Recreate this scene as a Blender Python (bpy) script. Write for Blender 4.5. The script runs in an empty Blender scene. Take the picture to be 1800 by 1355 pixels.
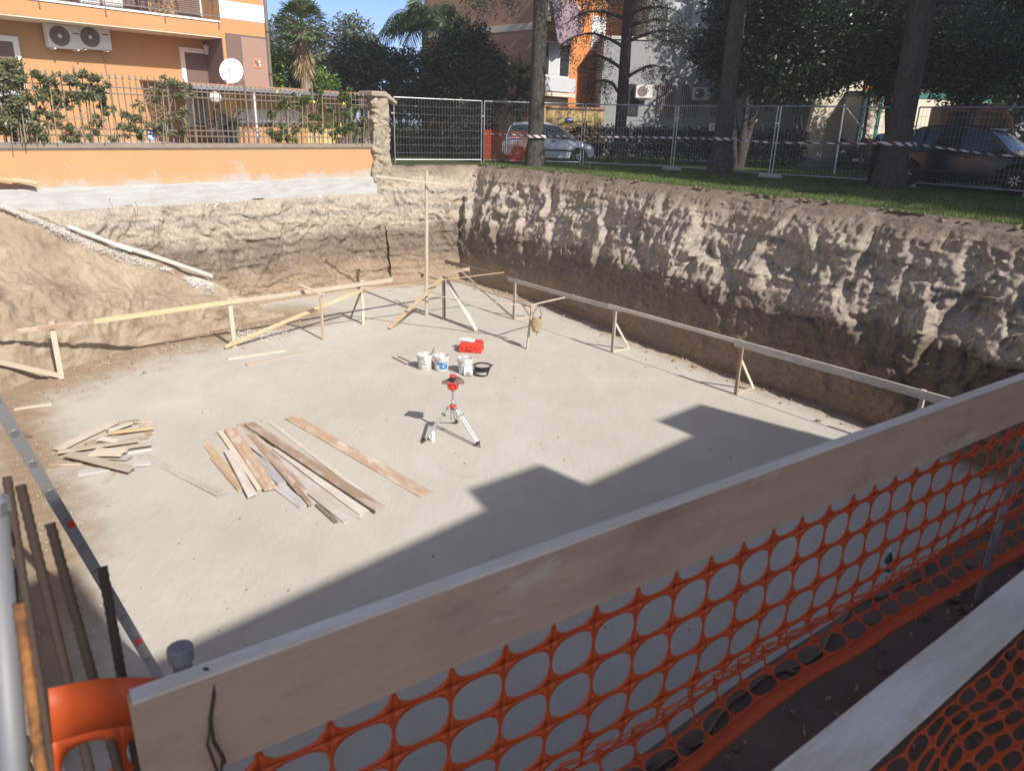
import bpy, bmesh, math, random
import numpy as np
from mathutils import Vector, Matrix, noise
rng = random.Random(7)
S = bpy.context.scene
COL = S.collection
PI = math.pi
rad = math.radians
# ------------------------------------------------------------------ camera, sky, sun, exposure
CAM_H = 1.33                       # eye height above the lawn (z = 0)
FPX, W0, H0 = 1290.0, 1800.0, 1355.0
ROLL = math.atan(0.0287)
PITCH = math.atan((677.5 - 219.0) * math.cos(ROLL) / FPX)
_f = Vector((0, math.cos(PITCH), -math.sin(PITCH)))
_r0 = Vector((1, 0, 0)); _u0 = _r0.cross(_f)
_r = math.cos(ROLL) * _r0 + math.sin(ROLL) * _u0
_u = -math.sin(ROLL) * _r0 + math.cos(ROLL) * _u0
EYE = Vector((0, 0, CAM_H))
cam_d = bpy.data.cameras.new('camera'); cam = bpy.data.objects.new('camera', cam_d); COL.objects.link(cam)
cam.matrix_world = Matrix(((_r.x, _u.x, -_f.x, 0), (_r.y, _u.y, -_f.y, 0), (_r.z, _u.z, -_f.z, CAM_H), (0, 0, 0, 1)))
cam_d.sensor_fit = 'HORIZONTAL'; cam_d.sensor_width = 36; cam_d.lens = FPX / W0 * 36
cam_d.clip_start = 0.05; cam_d.clip_end = 2000
cam_d.dof.use_dof = True; cam_d.dof.focus_distance = 13; cam_d.dof.aperture_fstop = 7.5
S.camera = cam
SUN_AZ, SUN_EL = 141.0, 38.5       # azimuth clockwise from the viewing direction (+Y)
sv = Vector((math.sin(rad(SUN_AZ)) * math.cos(rad(SUN_EL)), math.cos(rad(SUN_AZ)) * math.cos(rad(SUN_EL)), math.sin(rad(SUN_EL))))
wd = bpy.data.worlds.new('World'); S.world = wd; wd.use_nodes = True
nt = wd.node_tree
sky = nt.nodes.new('ShaderNodeTexSky'); sky.sky_type = 'NISHITA'; sky.sun_disc = False
sky.sun_elevation = rad(SUN_EL); sky.sun_rotation = rad(SUN_AZ); sky.air_density = 0.42; sky.dust_density = 1.2; sky.ozone_density = 3.0
nt.links.new(sky.outputs[0], nt.nodes['Background'].inputs[0]); nt.nodes['Background'].inputs[1].default_value = 0.15
sun_d = bpy.data.lights.new('sun', 'SUN'); sun_d.energy = 3.8; sun_d.angle = rad(0.53); sun_d.color = (1.0, 0.93, 0.86)
sun = bpy.data.objects.new('sun', sun_d); COL.objects.link(sun)
sun.rotation_euler = sv.to_track_quat('Z', 'Y').to_euler(); sun.location = sv * 60
S.view_settings.view_transform = 'Standard'; S.view_settings.look = 'None'; S.view_settings.gamma = 1
S.view_settings.exposure = 0.7
S.cycles.max_bounces = 6; S.cycles.volume_bounces = 0; S.cycles.transparent_max_bounces = 6
# ------------------------------------------------------------------ measured camera rays -> world points
def ray(px, py): return _f + _r * ((px - W0 / 2) / FPX) - _u * ((py - H0 / 2) / FPX)
def atz(px, py, z):
    v = ray(px, py); return EYE + v * ((z - CAM_H) / v.z)
def aty(px, py, y):
    v = ray(px, py); return EYE + v * (y / v.y)
def onpl(px, py, p, n):
    v = ray(px, py); n = Vector(n); return EYE + v * ((Vector(p) - EYE).dot(n) / v.dot(n))
V = Vector
FLOOR = -3.7
# ------------------------------------------------------------------ materials
MATS = {}
class NT:
    def __init__(s, name):
        s.m = bpy.data.materials.new(name); s.m.use_nodes = True; s.t = s.m.node_tree
        s.b = s.t.nodes['Principled BSDF']; s.out = s.t.nodes['Material Output']; s.co = None
    def n(s, ty, **kw):
        x = s.t.nodes.new('ShaderNode' + ty)
        for k, v in kw.items(): setattr(x, k, v)
        return x
    def l(s, a, b): s.t.links.new(a, b)
    def coord(s, scale=(1, 1, 1), kind='Object'):
        if s.co is None: s.co = s.n('TexCoord')
        mp = s.n('Mapping'); mp.inputs['Scale'].default_value = scale
        s.l(s.co.outputs[kind], mp.inputs[0]); return mp.outputs[0]
    def noise(s, sc, det=5, rough=.55, scale=(1, 1, 1), vec=None, dist=0):
        x = s.n('TexNoise'); x.inputs['Scale'].default_value = sc; x.inputs['Detail'].default_value = det
        x.inputs['Roughness'].default_value = rough; x.inputs['Distortion'].default_value = dist
        s.l(vec if vec is not None else s.coord(scale), x.inputs['Vector']); return x.outputs[0]
    def ramp(s, fac, stops):
        x = s.n('ValToRGB'); e = x.color_ramp.elements
        while len(e) < len(stops): e.new(.5)
        for i, (p, c) in enumerate(stops):
            e[i].position = p
            e[i].color = (c, c, c, 1) if isinstance(c, (int, float)) else (*c, 1)
        s.l(fac, x.inputs[0]); return x.outputs[0]
    def mix(s, fac, a, b, mode='MIX'):
        x = s.n('MixRGB', blend_type=mode)
        for i, v in enumerate((fac, a, b)):
            if hasattr(v, 'links'): s.l(v, x.inputs[i])
            elif isinstance(v, (int, float)): x.inputs[i].default_value = v if i == 0 else (v, v, v, 1)
            else: x.inputs[i].default_value = (*v, 1)
        return x.outputs[0]
    def math(s, op, a, b=0):
        x = s.n('Math', operation=op)
        for i, v in enumerate((a, b)):
            if hasattr(v, 'links'): s.l(v, x.inputs[i])
            else: x.inputs[i].default_value = v
        return x.outputs[0]
    def bump(s, h, strength=.4, dist=.02):
        x = s.n('Bump'); x.inputs['Strength'].default_value = strength; x.inputs['Distance'].default_value = dist
        s.l(h, x.inputs['Height']); s.l(x.outputs[0], s.b.inputs['Normal'])
    def col(s, c):
        if hasattr(c, 'links'): s.l(c, s.b.inputs['Base Color'])
        else: s.b.inputs['Base Color'].default_value = (*c, 1)
    def done(s, rough=.85, metal=0, spec=.3):
        s.b.inputs['Roughness'].default_value = rough; s.b.inputs['Metallic'].default_value = metal
        s.b.inputs['Specular IOR Level'].default_value = spec; return s.m

def plain(name, c, rough=.6, metal=0, spec=.4, var=.18, sc=6, bump=.12):
    x = NT(name); n = x.noise(sc, 5, .6)
    x.col(x.mix(n, tuple(k * (1 - var) for k in c), tuple(min(1, k * (1 + var)) for k in c)))
    if bump: x.bump(x.noise(sc * 6, 3), bump, .004)
    return x.done(rough, metal, spec)
def wood(name, c1, c2, stain, amount, spec=.2):
    x = NT(name); oi = x.n('ObjectInfo')
    off = x.n('Combine' + 'XYZ')
    for i in range(3): x.l(x.math('MULTIPLY', oi.outputs['Random'], 37.0 + i * 11), off.inputs[i])
    def vec(scale):
        a = x.n('VectorMath', operation='ADD'); x.l(x.coord(scale), a.inputs[0]); x.l(off.outputs[0], a.inputs[1]); return a.outputs[0]
    g = x.noise(6, 6, .65, vec=vec((.35, 7, 7)), dist=.6)
    base = x.mix(x.ramp(g, [(.3, 0.), (.7, 1.)]), c1, c2)
    st = x.ramp(x.noise(2.2, 6, .7, vec=vec((.8, 3, 3))), [(.62 - amount * .3, 0.), (.74 - amount * .3, 1.)])
    base = x.mix(x.math('MULTIPLY', st, .85), base, stain)
    hsv = x.n('HueSaturation'); x.l(base, hsv.inputs['Color'])
    x.l(x.math('ADD', x.math('MULTIPLY', oi.outputs['Random'], .4), .8), hsv.inputs['Value'])
    x.col(hsv.outputs[0]); x.bump(x.noise(14, 6, .7, vec=vec((.6, 8, 8))), .5, .004)
    return x.done(.8, 0, spec)
def leafmat(name, stops, trans=.25, rough=.45, spec=.4):
    x = NT(name); g = x.n('NewGeometry')
    c = x.ramp(g.outputs['Random Per Island'], stops)
    x.col(c); m = x.done(rough, 0, spec)
    tr = x.n('BsdfTranslucent'); x.l(c, tr.inputs[0]); mx = x.n('MixShader'); mx.inputs[0].default_value = trans
    x.l(x.b.outputs[0], mx.inputs[1]); x.l(tr.outputs[0], mx.inputs[2]); x.l(mx.outputs[0], x.out.inputs[0]); return m
def barkmat(name, c1, c2):
    x = NT(name); n = x.noise(5, 7, .7, scale=(4, 4, .8), dist=1.0)
    x.col(x.mix(x.ramp(n, [(.35, 0.), (.65, 1.)]), c1, c2)); x.bump(x.noise(7, 7, .75, scale=(4, 4, .7), dist=1.2), 1.0, .05); return x.done(.95, 0, .1)
def glassmat(name, c, rough=.06):
    x = NT(name); x.col(c); x.b.inputs['Coat Weight'].default_value = .3; return x.done(rough, 0, .6)

def soilmat():
    x = NT('soil'); co = x.coord(); sp = x.n('SeparateXYZ'); x.l(co, sp.inputs[0])
    w = x.noise(.9, 6, .6, scale=(1, 1, 1.5)); w2 = x.noise(5, 5, .65, scale=(.6, .6, 3))
    h = x.math('ADD', sp.outputs['Z'], x.math('MULTIPLY', x.math('SUBTRACT', w, .5), 1.1))
    h = x.math('ADD', h, x.math('MULTIPLY', x.math('SUBTRACT', w2, .5), .35))
    t = x.math('DIVIDE', x.math('ADD', h, 3.9), 4.1)
    c = x.ramp(t, [(0.0, (.36, .27, .17)), (.17, (.33, .235, .14)), (.3, (.205, .155, .105)), (.46, (.20, .155, .11)), (.52, (.40, .335, .25)),
                   (.60, (.46, .39, .29)), (.64, (.33, .295, .24)), (.68, (.46, .385, .285)), (.76, (.38, .335, .265)), (.8, (.46, .385, .28)), (.88, (.31, .245, .175)), (.97, (.19, .145, .10))])
    pale = x.ramp(x.noise(1.7, 8, .7, scale=(1, 1, .8)), [(.56, 0.), (.7, 1.)])
    c = x.mix(x.math('MULTIPLY', pale, .5), c, (.45, .395, .31))
    fine = x.noise(14, 8, .8); c = x.mix(x.ramp(fine, [(.36, 0.), (.60, 1.)]), x.mix(.55, c, (.12, .09, .065)), c)
    hs = x.n('HueSaturation'); hs.inputs['Saturation'].default_value = .86; hs.inputs['Value'].default_value = 1.22; x.l(c, hs.inputs['Color']); c = hs.outputs[0]
    x.col(c)
    x.bump(x.math('ADD', x.noise(9, 8, .75), x.math('MULTIPLY', x.noise(45, 5, .7), .5)), .9, .05)
    return x.done(1, 0, .05)
def slopemat():
    x = NT('loose_soil')
    c = x.mix(x.ramp(x.noise(.8, 7, .65), [(.35, 0.), (.65, 1.)]), (.30, .235, .165), (.46, .38, .275))
    dk = x.ramp(x.noise(2.4, 7, .75), [(.55, 0.), (.66, 1.)]); c = x.mix(x.math('MULTIPLY', dk, .5), c, (.17, .125, .085))
    x.col(c); x.bump(x.math('ADD', x.noise(7, 8, .75), x.math('MULTIPLY', x.noise(40, 5, .7), .5)), .8, .06); return x.done(1, 0, .05)
def floormat():
    x = NT('lean_concrete')
    at = x.n('Attribute'); at.attribute_name = 'dirt'
    big = x.noise(.35, 5, .6); mid = x.noise(2.0, 6, .6, scale=(1, .6, 1)); tro = x.noise(3, 4, .5, scale=(1.6, .35, 1), dist=2.5)
    c = x.mix(x.ramp(big, [(.3, 0.), (.7, 1.)]), (.455, .435, .372), (.53, .51, .44))
    c = x.mix(x.ramp(mid, [(.35, 0.), (.65, 1.)]), x.mix(.25, c, (.38, .335, .265)), c)
    c = x.mix(x.math('MULTIPLY', x.ramp(tro, [(.56, 0.), (.6, 1.), (.64, 0.)]), .16), c, (.62, .58, .50))
    sp = x.ramp(x.noise(60, 3, .8), [(.70, 0.), (.74, 1.)]); c = x.mix(x.math('MULTIPLY', sp, .35), c, (.24, .2, .15))
    wk = x.ramp(x.noise(1.3, 7, .8, dist=1.5), [(.62, 0.), (.66, 1.)]); c = x.mix(x.math('MULTIPLY', wk, .28), c, (.30, .26, .205))
    soil = x.mix(x.noise(6, 6, .7), (.22, .155, .095), (.40, .31, .21))
    d = x.math('ADD', at.outputs['Fac'], x.math('MULTIPLY', x.math('SUBTRACT', x.noise(1.6, 7, .75), .5), .95))
    c = x.mix(x.ramp(d, [(.34, 0.), (.8, 1.)]), c, soil)
    x.col(c); x.bump(x.math('ADD', x.math('MULTIPLY', tro, .6), x.math('ADD', x.noise(2.5, 7, .7), x.math('MULTIPLY', x.noise(70, 3, .7), .12))), .35, .03)
    return x.done(.92, 0, .15)
def stucco(name, c, stain, z0=None, z1=None, amt=.5):
    x = NT(name); c2 = x.mix(x.ramp(x.noise(.9, 6, .6), [(.3, 0.), (.7, 1.)]), tuple(k * .92 for k in c), c)
    if z0 is not None:
        sp = x.n('SeparateXYZ'); x.l(x.coord(), sp.inputs[0])
        t = x.math('DIVIDE', x.math('SUBTRACT', z1, sp.outputs['Z']), z1 - z0)
        f = x.ramp(x.math('ADD', t, x.math('MULTIPLY', x.math('SUBTRACT', x.noise(2.2, 6, .7, scale=(1, 1, .6)), .5), 1.3)), [(.62, 0.), (.95, 1.)])
        c2 = x.mix(x.math('MULTIPLY', f, amt), c2, stain)
        hz = x.math('SUBTRACT', t, .12); pm = x.ramp(x.math('ADD', x.math('ADD', x.math('MULTIPLY', x.noise(.55, 3, .5), .75), x.math('MULTIPLY', x.noise(2.6, 5, .6, dist=.8), .35)), x.math('MULTIPLY', hz, .26)), [(.735, 0.), (.80, 1.)]); c2 = x.mix(x.math('MULTIPLY', pm, .8), c2, (.42, .40, .37))
        cr = x.ramp(x.noise(2.3, 7, .7, dist=2.0), [(.487, 0.), (.5, 1.), (.513, 0.)]); c2 = x.mix(x.math('MULTIPLY', cr, .35), c2, (.38, .24, .14))
    x.col(c2); x.bump(x.noise(40, 5, .7), .25, .01); return x.done(.9, 0, .15)
def concretemat(name, c, dark):
    x = NT(name); g = x.noise(3, 7, .7, scale=(.5, .5, 4)); c2 = x.mix(x.ramp(g, [(.35, 0.), (.7, 1.)]), dark, c)
    x.col(x.mix(x.math('MULTIPLY', x.ramp(x.noise(1.4, 6, .7), [(.55, 0.), (.7, 1.)]), .5), c2, (.36, .3, .22)))
    x.bump(x.noise(20, 7, .75, scale=(.6, .6, 2)), .4, .02); return x.done(.9, 0, .15)
def weatherboard():
    x = NT('barrier_board'); g = x.noise(5, 5, .6, scale=(.35, 4, 4), dist=1.2); c = x.mix(x.ramp(g, [(.1, 0.), (.9, 1.)]), (.385, .285, .20), (.465, .35, .25))
    st = x.ramp(x.noise(1.6, 6, .7, scale=(1.0, 3, 2.2)), [(.52, 0.), (.72, 1.)]); c = x.mix(x.math('MULTIPLY', st, .6), c, (.20, .15, .11))
    ck = x.ramp(x.noise(5, 5, .6, scale=(.18, 9, 9), dist=1.5), [(.47, 0.), (.495, 1.), (.515, 0.)]); c = x.mix(x.math('MULTIPLY', ck, .18), c, (.16, .12, .09))
    ce = x.ramp(x.noise(3.0, 7, .75, scale=(.8, 2, 2)), [(.60, 0.), (.68, 1.)]); c = x.mix(x.math('MULTIPLY', ce, .5), c, (.50, .46, .41))
    vo = x.n('TexVoronoi'); vo.inputs['Scale'].default_value = 1.5; x.l(x.coord((1.0, 3.5, 3.5)), vo.inputs['Vector']); kn = x.ramp(vo.outputs['Distance'], [(.05, 1.), (.16, 0.)]); c = x.mix(x.math('MULTIPLY', kn, .8), c, (.085, .06, .045))
    x.col(c); x.bump(x.noise(14, 7, .7, scale=(.6, 5, 5)), .35, .003); return x.done(.9, 0, .12)
M = dict(
 soil=soilmat(), slope=slopemat(), floor=floormat(),
 house=stucco('orange_render', (.50, .285, .135), (.5, .3, .15)),
 yard=stucco('boundary_render', (.57, .31, .155), (.42, .35, .24), -.35, .4, .75),
 plaster=plain('spilled_plaster', (.62, .60, .56), .9, var=.15, sc=30),
 patch=plain('mortar_patch', (.46, .45, .43), .9, var=.2),
 found=concretemat('pale_concrete', (.50, .51, .50), (.38, .375, .35)),
 coping=concretemat('coping_stone', (.30, .25, .2), (.22, .185, .15)),
 conc=concretemat('grey_concrete', (.50, .49, .46), (.42, .41, .38)),
 stone=concretemat('rubble_stone', (.42, .36, .27), (.28, .235, .175)),
 lawn=None,
 wgrey=wood('weathered_board', (.45, .40, .33), (.57, .52, .44), (.60, .57, .52), .5),
 wbrown=wood('brown_board', (.33, .225, .15), (.47, .34, .235), (.55, .49, .41), .45),
 wyel=wood('yellow_board', (.46, .33, .19), (.57, .43, .27), (.54, .49, .42), .25),
 wpale=wood('pale_board', (.47, .39, .29), (.60, .52, .41), (.6, .56, .5), .3),
 wdark=wood('dark_board', (.16, .125, .09), (.27, .21, .155), (.3, .27, .23), .2),
 wrail=wood('barrier_board', (.25, .175, .115), (.345, .25, .17), (.30, .27, .235), .4),
 wtop=wood('cement_stained_board', (.43, .42, .41), (.56, .55, .54), (.42, .38, .33), .3),
 galv=plain('galvanised_steel', (.50, .51, .52), .42, .85, .5),
 wire=plain('fence_wire', (.36, .37, .38), .5, .7, .5),
 iron=plain('painted_iron', (.20, .165, .14), .55, .2, .4),
 rust=None, dark=plain('dark_steel', (.07, .052, .04), .8, .2), gpipe=plain('dull_pipe', (.20, .205, .21), .6, .3),
 pail=None, white=plain('white_paint', (.78, .77, .74), .5, var=.06),
 offw=plain('off_white_plastic', (.66, .65, .62), .4, var=.08),
 cream=stucco('cream_render', (.66, .58, .45), (.5, .45, .36)),
 orangeb=stucco('orange_block_render', (.60, .245, .09), (.4, .2, .1)),
 terra=stucco('terracotta_render', (.46, .255, .155), (.35, .2, .12)),
 greyb=stucco('grey_render', (.31, .315, .32), (.25, .25, .25)),
 yelw=stucco('yellow_render', (.66, .48, .20), (.5, .4, .25)),
 brownp=plain('brown_panel', (.33, .215, .165), .6, var=.08),
 brownd=plain('dark_brown_panel', (.17, .115, .095), .6, var=.1),  # shaded tone of the brown panel, also used on frame and relief
 shut=plain('brown_shutter', (.16, .105, .085), .55, var=.1),
 gshut=plain('grey_shutter', (.52, .54, .55), .5, var=.06),
 glass=glassmat('window_glass', (.035, .04, .045)),
 carglass=glassmat('car_glass', (.02, .023, .027)),
 curtain=plain('curtain', (.62, .61, .58), .9, var=.12, sc=14),
 black=plain('black_plastic', (.025, .025, .026), .55, var=.2),
 rubber=plain('rubber', (.02, .02, .021), .9, var=.2),
 red=plain('red_plastic', (.62, .05, .03), .45, var=.08),
 blue=plain('blue_print', (.07, .2, .48), .5, var=.15),
 paper=plain('paper', (.78, .78, .80), .8, var=.04),
 ink=plain('marker_ink', (.05, .06, .12), .7),
 canvas=plain('canvas', (.36, .27, .15), .9, var=.2),
 mortar=plain('wet_mortar', (.42, .39, .33), .8, var=.1),
 orange=None,
 alu=plain('aluminium', (.62, .63, .63), .4, .8, .5, var=.1),
 silver=plain('silver_paint', (.50, .53, .57), .3, .15, .6, var=.03, bump=0),
 darkcar=plain('dark_blue_paint', (.016, .018, .024), .22, .3, .7, var=.05, bump=0),
 blackcar=plain('black_paint', (.02, .021, .024), .25, .3, .6, var=.05, bump=0),
 vanred=plain('faded_red_paint', (.20, .085, .055), .5, .1, .5, var=.15),
 lamp=plain('headlamp', (.62, .63, .62), .15, .2, .7, bump=0),
 green=plain('green_paint', (.03, .17, .13), .5),
 root=plain('root', (.20, .145, .095), .9), twig=plain('twig', (.30, .23, .15), .9),
 bark=barkmat('cedar_bark', (.035, .032, .029), (.125, .112, .10)), pbark=barkmat('palm_bark', (.20, .15, .10), (.38, .31, .24)),
 vine=leafmat('vine_leaf', [(0, (.065, .09, .04)), (.5, (.14, .165, .075)), (.8, (.22, .22, .11)), (1, (.33, .27, .16))]),
 lemon=leafmat('lemon_leaf', [(0, (.035, .07, .015)), (.6, (.08, .14, .03)), (1, (.2, .22, .05))]),
 bright=leafmat('bright_leaf', [(0, (.05, .11, .02)), (.6, (.12, .22, .035)), (1, (.22, .32, .06))], .35),
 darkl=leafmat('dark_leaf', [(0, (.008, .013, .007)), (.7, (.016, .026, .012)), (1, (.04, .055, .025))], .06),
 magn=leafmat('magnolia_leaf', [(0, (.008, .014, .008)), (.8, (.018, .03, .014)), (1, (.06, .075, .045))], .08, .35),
 olive=leafmat('olive_leaf', [(0, (.06, .08, .045)), (.6, (.11, .135, .08)), (1, (.19, .21, .13))]),
 cedar=leafmat('cedar_needle', [(0, (.025, .032, .022)), (.6, (.05, .062, .045)), (1, (.10, .11, .085))], .1),
 palm=leafmat('palm_leaf', [(0, (.05, .085, .03)), (.6, (.10, .15, .06)), (1, (.19, .23, .11))]),
 dry=leafmat('dry_frond', [(0, (.20, .14, .07)), (.6, (.32, .24, .13)), (1, (.42, .34, .2))]),
 yucca=leafmat('yucca_leaf', [(0, (.025, .045, .02)), (.7, (.05, .075, .035)), (1, (.09, .11, .05))], .1),
 grass=leafmat('grass_blade', [(0, (.08, .13, .025)), (.6, (.14, .21, .05)), (1, (.28, .28, .11))], .35, .6),
 lemonf=plain('lemon_fruit', (.75, .58, .06), .5),
)
def lawnmat():
    x = NT('lawn'); c = x.mix(x.ramp(x.noise(1.2, 6, .7), [(.35, 0.), (.65, 1.)]), (.05, .078, .022), (.09, .12, .042))
    c = x.mix(x.ramp(x.noise(.5, 5, .7), [(.58, 0.), (.72, 1.)]), c, (.15, .115, .07))
    x.col(c); x.bump(x.noise(30, 5, .8), .8, .05); return x.done(1, 0, .05)
def rustmat():
    x = NT('rusty_rebar'); c = x.mix(x.ramp(x.noise(14, 6, .7), [(.4, 0.), (.62, 1.)]), (.13, .065, .035), (.46, .20, .055))
    x.col(c); x.bump(x.noise(60, 4, .8), .6, .004); return x.done(.95, .1, .2)
def netmat():
    x = NT('orange_plastic'); c = x.mix(x.noise(3, 4), (.52, .085, .022), (.64, .115, .03)); x.col(c); m = x.done(.5, 0, .4)
    tr = x.n('BsdfTranslucent'); x.l(c, tr.inputs[0]); mx = x.n('MixShader'); mx.inputs[0].default_value = .3
    x.l(x.b.outputs[0], mx.inputs[1]); x.l(tr.outputs[0], mx.inputs[2]); x.l(mx.outputs[0], x.out.inputs[0]); return m
def tapemat():
    x = NT('barrier_tape'); sp = x.n('SeparateXYZ'); x.l(x.coord(), sp.inputs[0])
    k = x.math('FRACT', x.math('ADD', x.math('MULTIPLY', sp.outputs['X'], 4.0), x.math('MULTIPLY', sp.outputs['Z'], 6.0)))
    x.col(x.mix(x.math('GREATER_THAN', k, .5), (.70, .69, .67), (.15, .075, .07))); return x.done(.5)
def pailmat():
    x = NT('splashed_plastic'); c = x.mix(x.ramp(x.noise(7, 6, .7), [(.52, 0.), (.60, 1.)]), (.66, .65, .62), (.40, .385, .35)); x.col(c); x.bump(x.noise(30, 5, .7), .3, .004); return x.done(.6)
M['pail'] = pailmat(); M['wrail'] = weatherboard(); M['nearsoil'] = plain('dark_soil', (.125, .095, .07), 1.0, var=.5, sc=3, bump=.8)  # near earth is darker than the soil of the slopes
M['lawn'] = lawnmat(); M['rust'] = rustmat(); M['orange'] = netmat(); M['tape'] = tapemat()
# ------------------------------------------------------------------ building blocks
WM = {}                                                              # object name -> world matrix
def setm(o, mw, parent=None):
    if parent is not None:
        o.parent = parent; o.matrix_local = WM[parent.name].inverted() @ mw
    else: o.matrix_local = mw
    WM[o.name] = mw
def tag(o, label=None, cat=None, group=None, kind=None):
    if label: o['label'] = label
    if cat: o['category'] = cat
    if group: o['group'] = group
    if kind: o['kind'] = kind
    return o
def empty(name, loc, label, cat, group=None, rotz=0):
    o = bpy.data.objects.new(name, None); COL.objects.link(o); o.empty_display_size = .2
    setm(o, Matrix.Translation(V(loc)) @ Matrix.Rotation(rotz, 4, 'Z')); return tag(o, label, cat, group)
def frame(p0, p1, up=(0, 0, 1)):
    x = (V(p1) - V(p0)); L = x.length; x.normalize(); up = V(up)
    if abs(x.dot(up)) > .985: up = V((.31, .95, 0))
    y = up.cross(x).normalized(); z = x.cross(y)
    return Matrix(((x.x, y.x, z.x, p0[0]), (x.y, y.y, z.y, p0[1]), (x.z, y.z, z.z, p0[2]), (0, 0, 0, 1))), L
class MB:
    def __init__(s): s.v = []; s.f = []
    def add(s, vs, fs):
        k = len(s.v); s.v += [tuple(a) for a in vs]; s.f += [tuple(i + k for i in f) for f in fs]; return s
    def box(s, x0, x1, y0, y1, z0, z1):
        return s.add([(x0, y0, z0), (x1, y0, z0), (x1, y1, z0), (x0, y1, z0), (x0, y0, z1), (x1, y0, z1), (x1, y1, z1), (x0, y1, z1)],
                     [(0, 3, 2, 1), (4, 5, 6, 7), (0, 1, 5, 4), (1, 2, 6, 5), (2, 3, 7, 6), (3, 0, 4, 7)])
    def beam(s, p0, p1, w, h, up=(0, 0, 1)):
        m, L = frame(p0, p1, up); t = MB().box(0, L, -w / 2, w / 2, -h / 2, h / 2)
        return s.add([m @ V(a) for a in t.v], t.f)
    def tube(s, pts, r, n=8, cap=True):
        pts = [V(p) for p in pts]; rs = r if isinstance(r, (list, tuple)) else [r] * len(pts); vs = []; fs = []
        for i, p in enumerate(pts):
            d = (pts[min(i + 1, len(pts) - 1)] - pts[max(i - 1, 0)]).normalized()
            a = d.cross(V((0, 0, 1)) if abs(d.z) < .95 else V((0, 1, 0))).normalized(); b = d.cross(a)
            for k in range(n):
                t = 2 * PI * k / n; vs.append(p + (a * math.cos(t) + b * math.sin(t)) * rs[i])
        for i in range(len(pts) - 1):
            for k in range(n):
                fs.append((i * n + k, i * n + (k + 1) % n, (i + 1) * n + (k + 1) % n, (i + 1) * n + k))
        if cap: fs.append(tuple(range(n))[::-1]); fs.append(tuple((len(pts) - 1) * n + k for k in range(n)))
        return s.add(vs, fs)
    def lathe(s, prof, c=(0, 0, 0), n=24, axis='z'):
        vs = []; fs = []
        for (r, z) in prof:
            for k in range(n):
                t = 2 * PI * k / n; a, b = r * math.cos(t), r * math.sin(t)
                vs.append((c[0] + a, c[1] + b, c[2] + z) if axis == 'z' else (c[0] + a, c[1] + z, c[2] + b) if axis == 'y' else (c[0] + z, c[1] + a, c[2] + b))
        for i in range(len(prof) - 1):
            for k in range(n): fs.append((i * n + k, i * n + (k + 1) % n, (i + 1) * n + (k + 1) % n, (i + 1) * n + k))
        fs.append(tuple(range(n))[::-1]); fs.append(tuple((len(prof) - 1) * n + k for k in range(n)))
        return s.add(vs, fs)
    def prism(s, poly, y0, y1):                                      # polygon in local x-z, extruded along y
        n = len(poly); vs = [(a, y0, b) for a, b in poly] + [(a, y1, b) for a, b in poly]
        return s.add(vs, [tuple(range(n)), tuple(range(n, 2 * n))[::-1]] + [(i, i + n, (i + 1) % n + n, (i + 1) % n) for i in range(n)])
    def build(s, name, mat, parent=None, world=False, smooth=False, bevel=0, mw=None):
        me = bpy.data.meshes.new(name); me.from_pydata(s.v, [], s.f); me.update()
        bm = bmesh.new(); bm.from_mesh(me); bmesh.ops.recalc_face_normals(bm, faces=bm.faces); bm.to_mesh(me); bm.free()
        if smooth: me.shade_smooth()
        me.materials.append(mat); o = bpy.data.objects.new(name, me); COL.objects.link(o)
        if mw is None: mw = Matrix.Identity(4) if (world or parent is None) else WM[parent.name].copy()
        if world and parent is not None:
            inv = WM[parent.name].inverted(); me.transform(inv); mw = WM[parent.name].copy()
        setm(o, mw, parent)
        if bevel:
            b = o.modifiers.new('bevel', 'BEVEL'); b.width = bevel; b.segments = 2; b.limit_method = 'ANGLE'
        return o
def arrays(name, co, quads, mat, parent=None, smooth=False, tri=False):
    k = 3 if tri else 4
    me = bpy.data.meshes.new(name); nv = len(co); nf = len(quads)
    me.vertices.add(nv); me.vertices.foreach_set('co', np.asarray(co, np.float32).ravel())
    me.loops.add(nf * k); me.loops.foreach_set('vertex_index', np.asarray(quads, np.int32).ravel())
    me.polygons.add(nf); me.polygons.foreach_set('loop_start', np.arange(nf, dtype=np.int32) * k)
    me.polygons.foreach_set('loop_total', np.full(nf, k, np.int32)); me.update(calc_edges=True); me.validate()
    if smooth: me.shade_smooth()
    me.materials.append(mat); o = bpy.data.objects.new(name, me); COL.objects.link(o)
    if parent is not None:
        me.transform(WM[parent.name].inverted()); setm(o, WM[parent.name].copy(), parent)
    else: setm(o, Matrix.Identity(4))
    return o
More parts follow.
